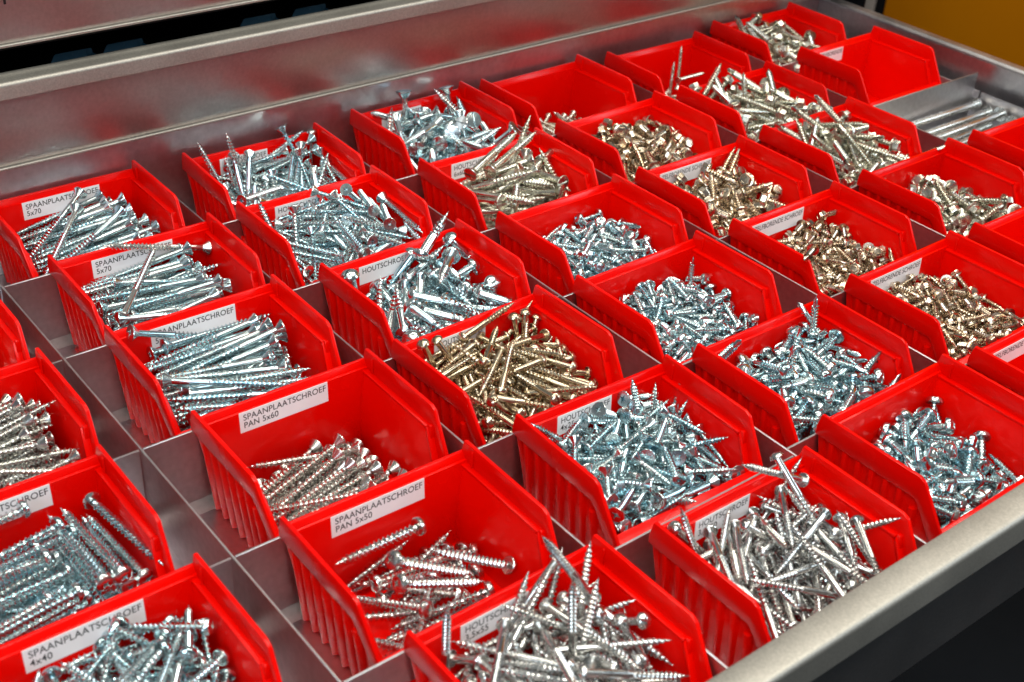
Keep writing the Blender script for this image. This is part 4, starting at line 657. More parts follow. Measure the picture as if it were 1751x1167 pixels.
  [179,-702,249,-321,2,306,-96,352,-343,51,627,-90,342,15,12,588,-217,373,197,19,308,-526,354,-29,59,821,-311,321,183,25,550,-534,347,-188,1,570,-588,309,-19,12,701,-594,298,320,13,883,-544,266,206,-45,363,-349,374,-131,21,542,-316,397,-70,32,527,-410,373,-17,19,134,-689,318,-159,52,626,-716,345,-174,9,889,-262,290,207,-55,278,-262,417,181,47,251,-719,312,-307,3,738,-306,372,-295,41,300,-142,407,53,43,729,-695,347,-124,-13,669,-246,373,190,19,95,-525,301,-325,-55,760,-699,273,-359,-84,86,-184,378,321,-31,234,-747,394,-34,108,92,-269,367,297,-33,920,-591,362,-91,21,448,-426,316,40,8,230,-508,231,292,3,769,-396,265,210,3,275,-610,260,-216,4,456,-514,321,-54,7,617,-337,264,131,-9,477,-488,263,-1,-3],
  [376,-686,254,345,31,885,-70,283,199,34,657,-676,260,-181,-39,889,-678,204,166,-132,590,-664,266,-41,0,206,-111,330,170,32,889,-352,285,198,35,250,-308,354,78,71,804,-67,322,226,41,724,-65,346,232,29,227,-407,412,40,110,104,-332,278,-280,-60,426,-698,312,341,12,225,-95,417,-25,114,126,-487,364,-176,-39,562,-478,264,-81,9,645,-572,266,-12,4,774,-124,308,110,6,542,-398,268,143,-1,166,-251,248,348,3,802,-337,266,-23,-7,519,-313,289,-252,4,197,-417,287,320,8,576,-367,293,-340,-10,336,-324,280,-326,4,749,-529,266,-159,10,473,-415,278,335,-2,185,-526,263,-335,-6,586,-474,310,-118,-5,591,-99,278,119,-1,884,-346,249,-76,4,344,-176,289,258,-12,165,-590,239,-307,2,438,-215,282,-346,-9,602,-273,299,233,4,252,-463,298,-271,-2,643,-585,295,-115,-8,412,-599,260,-96,-5,435,-674,235,-218,-11,419,-454,297,-208,2,302,-537,247,-106,-1,420,-308,309,47,-1,778,-336,290,-174,5,633,-453,254,106,4,418,-604,246,-188,3,778,-121,308,92,-2,734,-183,293,69,1,696,-271,293,186,7,288,-248,297,324,0,788,-586,245,-135,2,673,-424,291,274,11,475,-417,268,160,3,261,-258,276,246,-2,235,-508,311,-245,-3,767,-288,257,219,-1,869,-606,255,-120,7,255,-304,248,-128,1,493,-282,307,-310,8,374,-415,317,-200,3,486,-222,312,329,-1,205,-199,287,245,9,341,-225,291,107,-2,194,-138,278,336,-10,541,-279,301,220,-6,694,-453,270,-58,7,462,-360,288,251,7,602,-403,307,-269,3,691,-442,289,7,18,714,-343,279,11,9,199,-228,304,-336,-4]),
 '3,6': ([743,-687,243,18,9,912,-84,390,81,90,627,-372,323,224,58,492,-348,356,272,59,149,-682,214,324,-58,634,-329,293,-217,19,342,-542,302,360,46,236,-624,246,349,-54,489,-685,277,-334,30,586,-446,389,-168,69,468,-70,352,238,18,736,-560,283,-214,36,226,-738,331,-104,-30,730,-417,332,-171,39,465,-235,285,109,-14,356,-438,311,316,41,544,-252,329,78,-7,899,-391,241,137,6,177,-477,315,350,-23,915,-397,340,86,59,489,-539,339,49,-3,790,-300,382,-132,53,673,-51,300,183,-14,452,-138,328,134,-16,569,-463,283,121,-2,818,-438,334,-144,25,830,-734,244,-198,-18,728,-456,344,67,35,686,-681,297,-77,-16,760,-162,394,30,15,313,-713,357,-80,-13,604,-105,416,86,34,326,-182,348,6,-4,540,-110,321,-356,-30,546,-634,346,-24,-30,349,-429,397,316,39],
  [570,-671,182,15,31,792,-688,174,-55,-7,358,-244,293,159,19,886,-616,203,-166,14,450,-613,280,2,56,798,-282,256,-218,44,517,-589,228,297,34,467,-102,278,-17,50,861,-335,263,31,-1,626,-186,293,8,19,881,-245,178,-213,-80,417,-403,293,-332,19,908,-696,169,-78,-18,395,-202,325,-14,61,387,-704,296,-15,66,611,-552,244,310,9,92,-670,298,-318,-22,766,-56,289,199,-13,296,-568,311,-137,37,553,-521,222,-213,-6,704,-533,226,-76,10,725,-366,239,60,7,705,-616,160,-272,1,521,-385,206,207,1,574,-112,227,113,5,822,-497,197,-154,4],
  [452,-668,184,-128,-34,93,-570,185,-358,-24,883,-275,209,198,35,107,-164,187,294,-33,116,-527,316,-230,58,488,-97,270,354,23,894,-104,255,-18,34,215,-110,262,334,-2,94,-472,213,335,-19,288,-376,286,-92,32,199,-556,293,112,91,103,-105,234,-330,-70,256,-256,306,-99,1,173,-119,374,-356,46,82,-312,310,-353,1,85,-402,284,354,-23,600,-556,210,-262,-6,779,-457,151,107,-4,652,-262,170,280,0,810,-345,173,122,2,210,-475,162,286,0,575,-241,196,-39,6,428,-477,199,-38,-1,451,-401,227,-250,-1,537,-546,178,-195,5,826,-158,191,103,11,377,-529,143,316,-1,407,-616,180,-113,4,479,-269,233,274,-1,404,-596,185,-331,11,616,-227,222,22,-5,776,-243,202,58,8,373,-611,159,-234,-2,482,-378,209,253,11,538,-392,191,354,3,326,-203,230,237,2,834,-460,161,104,-5,371,-327,227,327,3,385,-430,207,-236,9,480,-376,238,-270,4,524,-332,203,-287,-2,371,-229,200,324,0,774,-93,227,97,7,672,-342,231,135,4,783,-671,172,-138,5,530,-353,223,279,5,651,-251,231,193,6,143,-488,194,-312,12,538,-451,192,-33,-2,663,-458,192,-253,-5,192,-271,185,334,5,375,-618,152,-306,8,263,-195,149,151,2,446,-667,153,-253,-4,865,-658,137,-125,-6,841,-231,205,89,-10,320,-174,185,169,8,488,-129,167,13,-6,824,-118,176,69,-5,379,-557,175,-184,-7,471,-89,175,162,-6,593,-104,185,91,-1,390,-351,228,262,-6,265,-372,206,-282,-3,372,-301,176,40,0,672,-335,203,99,-10,713,-386,210,-136,-1,243,-335,228,240,-2,411,-197,185,-7,-5,182,-323,177,-220,-1,707,-356,208,-141,5,310,-421,213,-158,-6,527,-666,97,-41,1,811,-639,184,-108,-5,321,-419,217,-291,-6]),
 '4,1': ([],
  [764,-273,231,59,5,663,-274,231,65,5,386,-240,231,169,-4,555,-425,286,247,25,577,-578,230,-183,-12,358,-315,276,248,22,625,-128,188,76,2,763,-241,186,205,7,303,-252,156,-355,1,485,-113,167,258,0],
  [522,-710,231,-69,5,771,-694,231,-179,5,813,-679,274,-106,21,114,-78,231,219,5,116,-472,231,288,5,101,-542,231,297,5,285,-272,138,-354,1,643,-340,114,-31,-11,290,-477,126,-247,-9,648,-303,153,95,3,500,-381,176,359,3,613,-269,129,172,-1,668,-641,189,-178,13,231,-542,208,-250,10,217,-437,187,358,14,456,-435,174,-46,7,689,-528,174,-242,6,428,-509,175,-267,10,426,-530,189,337,2,306,-322,144,-300,5,521,-634,194,-45,9,156,-118,190,283,6,887,-290,130,58,-5,224,-368,165,336,2,313,-87,136,177,-1,442,-434,124,-61,-4,408,-457,168,-166,-2,238,-255,161,-307,3,601,-323,171,243,0,727,-188,168,93,-1,147,-113,189,347,-1,732,-430,173,-51,3,273,-365,178,271,-6,174,-599,203,-265,14,185,-190,165,-347,5,375,-649,162,-231,0,363,-664,166,-149,-13]),
 '4,2': ([445,-96,517,-89,160,851,-565,417,-185,75,577,-254,416,-40,2,817,-420,373,52,11,535,-591,415,299,97,588,-529,492,-1,91,420,-275,486,-245,24,719,-140,433,139,-4,342,-133,495,129,86,897,-439,376,-166,-25,250,-478,418,107,64,764,-653,368,-208,41,370,-622,286,-200,-81,355,-388,398,142,59,789,-397,473,25,15,592,-95,428,208,25,882,-50,395,204,-4,351,-355,450,-359,26,364,-716,364,-224,-29],
  [558,-511,381,-182,21,766,-282,383,-78,22,472,-322,385,-123,23,261,-92,373,327,-18,487,-460,385,-101,23,184,-398,331,219,14,646,-744,330,-214,1,731,-380,368,14,-34,782,-370,378,-246,14,301,-332,441,-36,98,292,-749,304,-184,-32,783,-519,303,-126,-2],
  [146,-472,305,157,40,873,-568,294,-203,15,874,-89,304,203,39,91,-358,271,-358,-39,641,-106,380,-339,59,833,-705,257,-62,-7,925,-649,288,-42,2,445,-606,312,-317,2,148,-697,267,-323,7,444,-682,275,16,37,260,-224,371,-86,71,482,-70,361,253,8,898,-334,295,-95,-18,191,-170,469,158,65,486,-869,402,-158,41,535,-231,283,159,0,612,-171,302,-18,-3,757,-94,301,130,-8,328,-628,286,-208,5,391,-442,232,294,-8,801,-480,256,65,6,769,-208,332,65,14,623,-407,301,-208,10,407,-616,257,-254,2,485,-90,269,306,-6,514,-342,285,85,-9,527,-138,275,27,4,418,-202,282,34,-16,232,-621,240,-257,-9,576,-371,315,-72,5,585,-659,231,-208,-4,553,-420,282,93,3,510,-503,273,-201,-2,225,-457,265,350,11,534,-401,276,242,3,615,-443,269,104,4,165,-640,217,-334,-4,667,-426,308,-142,5,596,-329,307,118,1,447,-114,256,112,1,429,-298,297,134,-2,421,-579,285,-244,7,324,-411,310,-356,4,580,-100,293,60,11,299,-251,306,260,3,727,-319,317,133,7,376,-347,281,121,-3,834,-211,301,21,-1,224,-628,216,-167,-8,545,-310,295,-250,3,466,-298,319,-6,6,412,-450,291,8,4,156,-380,294,-321,3,854,-151,291,24,3,127,-571,247,-314,-1,676,-571,290,-236,8,648,-357,292,188,6,513,-455,312,-176,0,662,-547,311,-134,5,287,-313,299,243,1,556,-529,271,-70,4,694,-602,276,-65,10,384,-443,272,278,0,279,-360,278,-145,-1,396,-320,301,229,-1,247,-164,299,339,-1,472,-282,300,82,0,416,-136,283,56,13,653,-675,239,-100,-7,644,-162,287,285,-5]),
 '4,3': ([884,-536,417,-207,102,546,-398,375,-133,23,88,-703,366,345,30,384,-100,466,-22,72,179,-607,356,-218,-40,579,-306,362,-349,-11,838,-241,452,-151,96,403,-403,345,-245,-64,414,-287,428,-12,70,760,-488,366,254,26,503,-575,314,-237,-41,709,-530,345,100,70,710,-368,466,-322,62,322,-379,428,177,54,606,-751,311,-181,-16,590,-63,464,229,22,738,-111,370,-323,-72,534,-188,466,-111,113,645,-371,354,307,-40,675,-656,390,320,100,131,-541,484,341,55],
  [890,-577,284,-148,8,531,-107,370,-339,58,402,-61,342,165,2,774,-411,337,-217,-1,875,-243,266,209,-50,790,-204,360,11,13,352,-171,369,-39,10,393,-739,380,-66,34,693,-100,374,93,-14,196,-414,338,347,0,571,-653,276,-71,-11,245,-353,396,-188,-13,358,-605,340,300,71,598,-573,271,-79,-8,612,-350,294,291,2,597,-337,264,122,-4,554,-465,295,-47,2,823,-554,294,-78,-4,307,-523,306,-322,10,762,-405,290,9,8],
  [361,-675,264,18,36,147,-478,294,-157,39,900,-70,278,123,-6,883,-96,428,210,110,126,-663,271,-320,4,101,-216,255,352,-65,138,-515,414,-157,55,668,-716,241,-253,-25,91,-114,268,-336,-19,85,-541,292,351,2,882,-659,203,173,-123,115,-349,396,-234,-3,686,-167,301,76,0,597,-539,173,38,-3,768,-305,313,-43,10,218,-532,247,-304,-5,757,-376,274,26,-2,655,-599,268,-151,-1,663,-148,248,95,-7,462,-439,273,-342,7,602,-367,261,43,2,508,-269,297,275,8,597,-306,251,304,-8,549,-450,249,57,-4,242,-489,247,-171,2,487,-615,263,-186,5,524,-402,277,-193,0,656,-265,299,-66,1,811,-321,285,84,-2,756,-309,257,203,3,534,-106,272,196,-9,696,-362,300,-23,3,260,-505,286,-241,8,565,-643,256,-276,2,301,-274,257,328,-5,166,-409,235,233,9,473,-315,269,222,-6,143,-395,244,256,-3,464,-280,308,-86,8,692,-493,266,-86,4,859,-500,248,-80,16,360,-672,188,-305,3,502,-420,257,-212,-7,306,-246,309,-358,5,406,-377,291,31,7,874,-480,254,58,10,766,-76,244,172,-13,450,-195,289,230,-4,803,-580,279,-100,-6,628,-465,257,-205,2,794,-318,287,-22,-4,544,-439,266,302,1,594,-601,249,-282,2,592,-109,233,345,3,509,-307,296,-293,5]),
 '4,4': ([406,-538,308,91,66,842,-551,291,41,28,119,-586,621,41,0,578,-421,344,-220,20,821,-584,377,-248,84,466,-308,344,181,20,534,-622,356,-332,71,527,-559,296,-257,-24,551,-319,344,145,20,721,-481,417,158,122,614,-588,325,-182,-35,418,-441,376,300,23,916,-217,371,93,14,456,-181,383,-83,26,303,-555,299,-246,-24,568,-387,420,-170,49,704,-240,403,36,57,729,-422,385,-82,16,533,-141,331,101,-48,291,-581,286,162,-34,851,-92,353,40,-7,830,-242,389,47,18,467,-601,272,-146,-36,641,-140,375,69,3,926,-448,308,60,-40,754,-624,312,76,5,600,-235,414,35,20,679,-72,401,37,12],
  [393,-234,344,-343,20,784,-493,313,-316,78,510,-608,268,-313,-2,886,-723,240,-222,-84,652,-483,346,-273,28,898,-576,302,200,87,732,-503,340,-233,49,536,-270,344,18,20,903,-568,367,-210,130,201,-678,339,-66,100,570,-650,276,343,9,900,-310,322,-199,20,825,-201,267,-254,-40,314,-732,358,-274,105,803,-366,349,288,76,429,-613,254,40,-15,892,-145,359,150,65,491,-80,349,345,2,509,-668,314,-10,7,736,-309,365,218,13,317,-264,428,18,117,741,-84,405,-21,94,286,-469,279,351,-4,556,-496,264,-18,-1],
  [220,-66,346,267,22,616,-240,347,-130,25,556,-711,214,-293,-10,829,-649,260,-225,26,294,-194,348,68,74,793,-182,325,-46,4,914,-270,236,104,-18,464,-711,210,-283,-16,758,-99,327,-25,65,363,-91,312,-341,54,230,-447,321,-321,0,672,-714,209,-265,-23,335,-91,312,-19,54,201,-418,292,-101,63,890,-93,237,204,-22,859,-93,281,-19,25,319,-288,339,-239,4,780,-716,195,-180,-84,741,-720,310,-316,70,757,-213,334,124,10,765,-319,325,-265,66,155,-315,265,360,-41,497,-616,238,89,-40,117,-606,242,-215,3,918,-383,264,-96,-44,196,-736,255,-178,1,265,-693,212,-130,-75,251,-371,345,-348,21,434,-116,341,-320,75,148,-547,295,348,23,683,-167,344,163,20,510,-703,275,341,8,189,-379,332,-216,-24,264,-531,311,-94,-13,531,-103,267,80,5,792,-454,232,22,-5,659,-283,249,-140,1,577,-551,226,-298,5,566,-559,215,28,-2,284,-548,225,-211,-6,379,-539,278,-39,10,374,-482,173,157,2,400,-668,200,-216,1,303,-223,288,-329,-7,462,-390,253,96,5,426,-489,249,347,-1,802,-112,281,53,-1,368,-556,206,331,-7,815,-377,227,193,-4,595,-621,247,-239,-1,174,-463,211,-271,-5,361,-532,263,-110,11,422,-228,259,183,4,747,-147,225,238,5,302,-425,248,-175,-2,355,-359,221,21,-11,868,-330,229,136,-3,707,-464,233,-264,5,262,-90,281,242,6,400,-580,221,-336,6,389,-298,288,332,5,594,-641,239,-185,12,862,-332,257,52,-8,387,-659,232,-217,-4,556,-418,276,-242,2,704,-181,288,141,1,224,-130,273,343,3,249,-438,224,124,1,365,-436,229,-25,-1,333,-364,293,214,5,482,-449,244,-281,-4,833,-543,175,58,-4,440,-575,237,-250,6,668,-414,272,31,7,753,-536,226,-202,0,534,-504,209,312,5,690,-540,271,-145,6,580,-442,236,277,1,606,-474,282,-211,-3,274,-361,256,-273,7,619,-475,269,339,-5,183,-613,189,359,7,683,-301,281,92,-10,567,-390,298,346,7,838,-617,232,-135,5,810,-461,183,179,3,196,-269,219,222,-6,668,-181,219,301,3,606,-97,284,76,6,632,-407,262,-45,-5,760,-585,225,-202,-1,579,-178,232,-351,-5,512,-424,283,-208,0,474,-431,282,-224,2,767,-324,236,134,6,657,-366,272,-246,6,818,-576,220,-71,6,792,-370,251,-39,-5,257,-607,247,-173,-7,842,-580,230,-154,3,505,-427,278,-82,-6,775,-538,220,-53,-7,746,-188,246,-19,5,327,-459,296,-321,14,226,-430,204,-214,-2]),
 '4,5': ([453,-201,398,-357,46,270,-722,329,-19,39,571,-411,345,-247,-24,817,-242,290,-153,-50,774,-407,398,214,86,511,-480,354,-166,20,898,-384,328,201,17,550,-836,394,-190,56,530,-592,325,-266,2,712,-454,348,270,6,362,-448,343,-269,-29,571,-642,329,337,-7,287,-764,379,-218,56,813,-359,362,-44,-32,759,-250,386,-315,33,640,-510,374,-254,13,379,-708,348,-152,-22,450,-319,427,-80,67,914,-574,310,128,-9,791,-578,300,92,-70,442,-785,372,-198,17,906,-164,404,199,70,281,-497,403,159,44,598,-84,424,-19,48,777,-734,352,-30,-6,468,-506,359,285,-29,682,-67,398,251,69,622,-255,380,43,-36,628,-603,356,-140,-12,564,-175,424,148,65,698,-323,354,112,20,593,-513,437,308,63,546,-320,376,109,-7,422,-44,400,189,-6],
  [478,-238,354,152,20,462,-578,295,-266,-23,419,-624,293,63,12,922,-722,328,-37,81,866,-343,275,31,-39,286,-655,252,-236,-32,457,-94,329,-338,59,384,-132,354,318,20,536,-89,360,-338,82,822,-70,340,253,85,738,-280,354,-1,20,244,-673,300,-113,35,389,-358,354,-208,20,617,-116,353,-318,77,443,-465,358,138,76,689,-590,351,156,90,361,-68,383,62,23,555,-655,327,-50,17,246,-574,298,334,-28,497,-647,256,83,-76,726,-700,281,48,-63,363,-161,404,-15,84,835,-552,273,170,-54,315,-486,315,171,-49,928,-128,308,45,-51,851,-373,373,-231,77,433,-584,353,-110,5,256,-218,442,285,77,646,-177,383,-30,28,545,-392,317,77,15],
  [502,-693,234,345,34,339,-727,211,-200,-37,902,-349,253,-152,7,346,-92,321,-341,54,756,-727,211,-199,-37,427,-729,210,-188,-38,895,-362,261,199,36,792,-312,322,-121,-7,296,-691,218,29,-31,203,-310,326,320,-5,932,-96,258,-22,-10,176,-678,261,-140,23,908,-555,260,-127,-1,597,-672,242,-294,-11,818,-712,308,-45,55,652,-595,286,-4,22,920,-187,290,93,4,798,-393,317,215,46,628,-731,304,-85,39,258,-389,403,-212,51,736,-66,324,266,33,191,-191,303,358,-30,364,-705,285,342,12,887,-636,250,11,-35,750,-538,318,-3,22,155,-521,275,-293,-31,180,-244,373,-341,7,325,-92,299,-25,-40,153,-442,275,-323,-38,101,-571,327,-248,-9,124,-224,357,-255,-6,701,-204,354,33,20,236,-501,341,136,23,210,-418,402,-34,101,166,-499,402,-326,50,130,-83,398,345,-4,458,-299,279,-151,1,360,-582,202,0,-10,384,-337,293,26,-4,241,-622,214,-232,4,643,-663,206,-292,-2,526,-522,232,-302,-9,628,-179,244,97,-8,636,-433,292,-6,4,884,-138,270,-15,5,829,-458,250,72,-1,376,-319,309,328,6,538,-351,285,-189,7,516,-213,271,-305,6,433,-351,276,331,1,734,-570,249,-249,3,825,-422,274,38,4,727,-269,290,111,-5,596,-382,298,-273,1,785,-341,251,-205,6,621,-562,221,12,2,656,-378,279,-345,2,412,-415,270,221,2,573,-468,283,-321,0,658,-621,234,-263,1,429,-529,235,-27,1,637,-152,283,263,1,481,-233,296,53,-6,705,-181,285,-29,-3,353,-359,284,-230,2,758,-350,280,63,2,668,-538,250,-261,4,381,-425,236,78,5,133,-540,217,350,-10,247,-126,297,235,5,197,-546,200,343,-6,700,-246,287,-13,8,550,-274,307,105,11,468,-167,305,47,6,524,-483,273,-99,-4,224,-455,281,350,-3,502,-532,289,-263,6,520,-350,280,-19,2,247,-668,205,-231,4,223,-363,261,195,-7,425,-462,237,37,4,572,-306,295,-296,4,811,-552,253,-87,4,419,-372,273,-330,3,831,-364,236,124,1,210,-316,227,190,-9,592,-411,279,-240,-3,287,-172,291,-340,-1,367,-504,268,335,-1]),
 '5,1': ([],
  [514,-273,191,293,-14,606,-182,191,34,5],
  [832,-676,191,-148,5,860,-607,191,-148,5,508,-388,191,113,5,575,-358,191,190,5,176,-486,191,324,-11,482,-265,191,78,-8,727,-299,191,147,5,926,-512,217,-25,1,250,-222,191,-308,5,331,-487,167,-114,8,525,-191,147,285,-3,194,-180,161,273,4,443,-324,126,280,1,250,-195,139,259,2,501,-119,145,179,4,575,-262,127,254,-4,762,-513,162,-59,10,316,-135,108,222,0,382,-531,121,-256,1,787,-300,130,31,-1,281,-109,118,348,5,352,-353,121,345,-11,457,-119,119,291,-4,544,-306,106,82,1,314,-381,132,-305,-2,269,-144,143,221,2,463,-227,111,301,-15,589,-417,136,-262,-5]),
 '5,2': ([107,-370,294,273,-34,364,-283,433,207,10,473,-321,520,83,42,509,-76,480,307,32,569,-517,433,-15,-23,582,-705,390,-189,-21,113,-47,595,176,93,512,-83,576,-4,64,94,-118,390,-324,-71,203,-387,490,-238,-19,738,-804,521,-202,42,916,-427,374,-99,-32,462,-724,497,-149,-10,100,-536,568,-227,2,728,-676,524,-117,15,645,-465,484,-258,-18,926,-115,463,81,-16,461,-508,557,279,38,931,-512,388,-3,-59],
  [205,-617,318,-320,-12,361,-139,470,310,17,783,-885,532,-218,58,131,-829,386,-171,4,914,-915,381,-121,-8,116,-619,513,-194,57,264,-182,373,169,-29,78,-314,426,-336,-17,925,-294,452,87,-1,578,-983,382,-154,-7,217,-280,319,308,2,351,-538,320,-243,-4],
  [603,-170,404,-24,23,899,-79,300,136,-15,705,-99,380,-7,22,456,-327,400,-294,13,708,-849,399,-235,36,908,-296,299,113,-19,243,-704,270,-315,-14,372,-731,336,-282,-13,735,-374,397,13,9,595,-833,394,-254,24,178,-116,320,182,-40,623,-607,288,-210,-3,790,-356,336,-13,9,732,-630,275,-44,-4,826,-90,297,35,-5,163,-675,256,-290,-3,733,-335,321,73,6,304,-581,257,-356,5,293,-661,281,-161,7,444,-387,311,-310,-2,834,-518,338,-73,8,208,-359,279,-310,-4,781,-649,305,-89,-1,722,-693,306,-189,-2,363,-223,332,311,1,371,-522,302,-229,0,854,-99,299,113,-6,310,-505,308,-309,2,616,-647,234,-79,-11,549,-557,298,-68,2,171,-578,271,-198,1,555,-588,301,-260,3,617,-306,347,-14,7,128,-426,324,322,11,295,-183,297,201,-17,421,-344,315,-299,-5,622,-385,275,-24,0,497,-588,273,-258,0,386,-564,310,-315,-2]),
 '5,3': ([458,-226,364,-43,-60,113,-719,382,360,34,176,-447,303,-216,-77,666,-240,392,159,18,609,-741,360,-262,17,905,-681,349,-138,-18,763,-486,443,25,30,462,-198,468,282,-3,762,-837,418,-134,-12,379,-100,502,149,22,876,-633,445,-154,1,418,-242,531,138,53,162,-729,480,-208,6,639,-251,548,112,33,531,-746,328,-148,-77,433,-666,328,-107,-64,450,-49,498,223,-32,937,-91,496,-7,35,371,-375,528,105,-7,468,-414,575,-332,25,108,-385,477,-292,-24,84,-836,382,-325,-10],
  [724,-642,252,252,-77,923,-384,419,-85,19,903,-172,290,133,-21,911,-512,289,97,-33,117,-265,397,213,-9,358,-382,317,322,4,606,-553,317,-31,7,273,-635,336,-235,6],
  [142,-735,268,-171,6,856,-60,319,143,-10,395,-376,406,260,46,95,-516,348,308,32,211,-549,339,-242,-32,567,-120,430,11,21,426,-329,422,-299,3,715,-203,513,162,60,124,-595,457,-174,53,243,-941,452,-259,42,630,-103,281,203,0,174,-592,263,-348,4,679,-621,263,-128,-2,271,-623,271,-229,2,691,-327,292,88,-3,311,-110,311,213,-1,729,-231,310,-14,3,329,-114,312,286,-3,379,-641,283,-251,-2,346,-325,302,315,-6,277,-159,320,214,-2,853,-337,331,38,8,404,-600,231,-319,-5,493,-548,285,-244,-1,446,-156,316,197,-1,283,-82,314,301,1,421,-664,191,-321,-13,180,-340,286,352,-2,718,-89,237,205,-9,823,-187,319,24,0,402,-607,322,-118,6,617,-66,271,171,-6,526,-559,314,-249,0,434,-113,308,147,6,482,-122,312,272,0,446,-588,322,-302,5,694,-234,289,-9,-1,268,-77,304,246,-4,450,-214,293,238,7,305,-667,231,-342,-1]),
 '5,4': ([136,-658,179,219,-128,840,-317,336,156,2,406,-155,395,268,12,378,-593,346,-33,36,759,-396,349,96,46,535,-219,476,39,55,418,-625,334,-287,15,340,-334,468,353,68,545,-640,275,355,-40,620,-601,345,-201,-9,496,-506,336,-211,-50,768,-815,406,-251,59,563,-101,400,-345,52,925,-663,374,-66,-4,719,-318,385,-242,31],
  [836,-631,272,-159,1,426,-682,226,-153,-40,514,-722,204,-156,-40,328,-696,302,-79,36,752,-537,307,78,57,590,-234,461,-251,98,388,-392,341,352,17,814,-689,291,16,9],
  [95,-340,231,-356,-42,672,-254,341,20,17,100,-460,233,-320,-39,920,-95,235,40,-38,874,-262,260,197,30,892,-176,249,86,-29,397,-106,334,-345,44,878,-414,310,196,53,582,-165,341,50,17,366,-113,346,-19,59,102,-632,342,324,74,125,-167,342,242,-1,96,-91,292,313,-30,661,-447,214,272,4,888,-296,226,-51,-4,655,-238,237,36,-5,393,-161,247,228,-5,262,-220,246,347,-8,478,-500,223,-102,0,220,-150,240,220,-2,658,-224,254,238,-5,368,-600,215,-135,4,770,-360,228,106,0,693,-451,248,-122,-3,879,-651,206,-89,6,546,-402,238,-127,-7,657,-117,244,22,11,502,-430,274,-103,1,876,-575,232,-117,2,560,-649,207,-327,6,355,-378,252,279,-1,538,-615,248,-107,1,610,-388,260,-109,-3,592,-463,246,26,1,691,-601,184,-31,-2,293,-362,225,332,-1,232,-412,237,358,-3,139,-381,259,286,14,649,-656,221,-248,1,505,-343,257,75,0]),
 '6,1': ([679,-347,391,-8,11,813,-596,321,-173,-39,714,-46,433,176,3,236,-873,401,-163,4,161,-691,527,-354,60,894,-382,440,103,23,532,-673,502,-28,51,476,-429,494,-101,24,542,-73,568,19,36,117,-620,436,-220,-24,533,-352,581,-19,45,111,-437,427,-224,-40,208,-566,509,-214,-9],
  [127,-709,405,-174,43,458,-260,442,-310,25,265,-644,463,-151,27,838,-55,444,135,24,643,-95,465,-8,10,881,-836,381,-98,-18,612,-286,532,-28,17],
  [91,-638,296,343,20,887,-82,298,172,6,752,-717,312,-49,0,878,-193,359,7,1,370,-737,332,-116,5,302,-51,350,186,-25,588,-643,388,-253,15,293,-786,426,-330,48,413,-50,361,170,-22,338,-163,466,-334,49,313,-568,384,-144,-4,127,-41,467,169,-15,538,-964,386,-163,-3,249,-134,327,310,3,560,-564,306,-149,-2,541,-642,336,-209,5,761,-432,295,-22,4,392,-599,285,-241,-3,301,-262,326,253,12,821,-570,299,-148,-3,522,-654,313,-154,0,390,-228,301,295,0,737,-696,280,-173,-5,393,-661,262,-146,-6,484,-607,303,-103,7,441,-556,313,-200,-4,687,-222,312,5,4,824,-454,300,-25,-3,430,-209,318,275,1]),
}
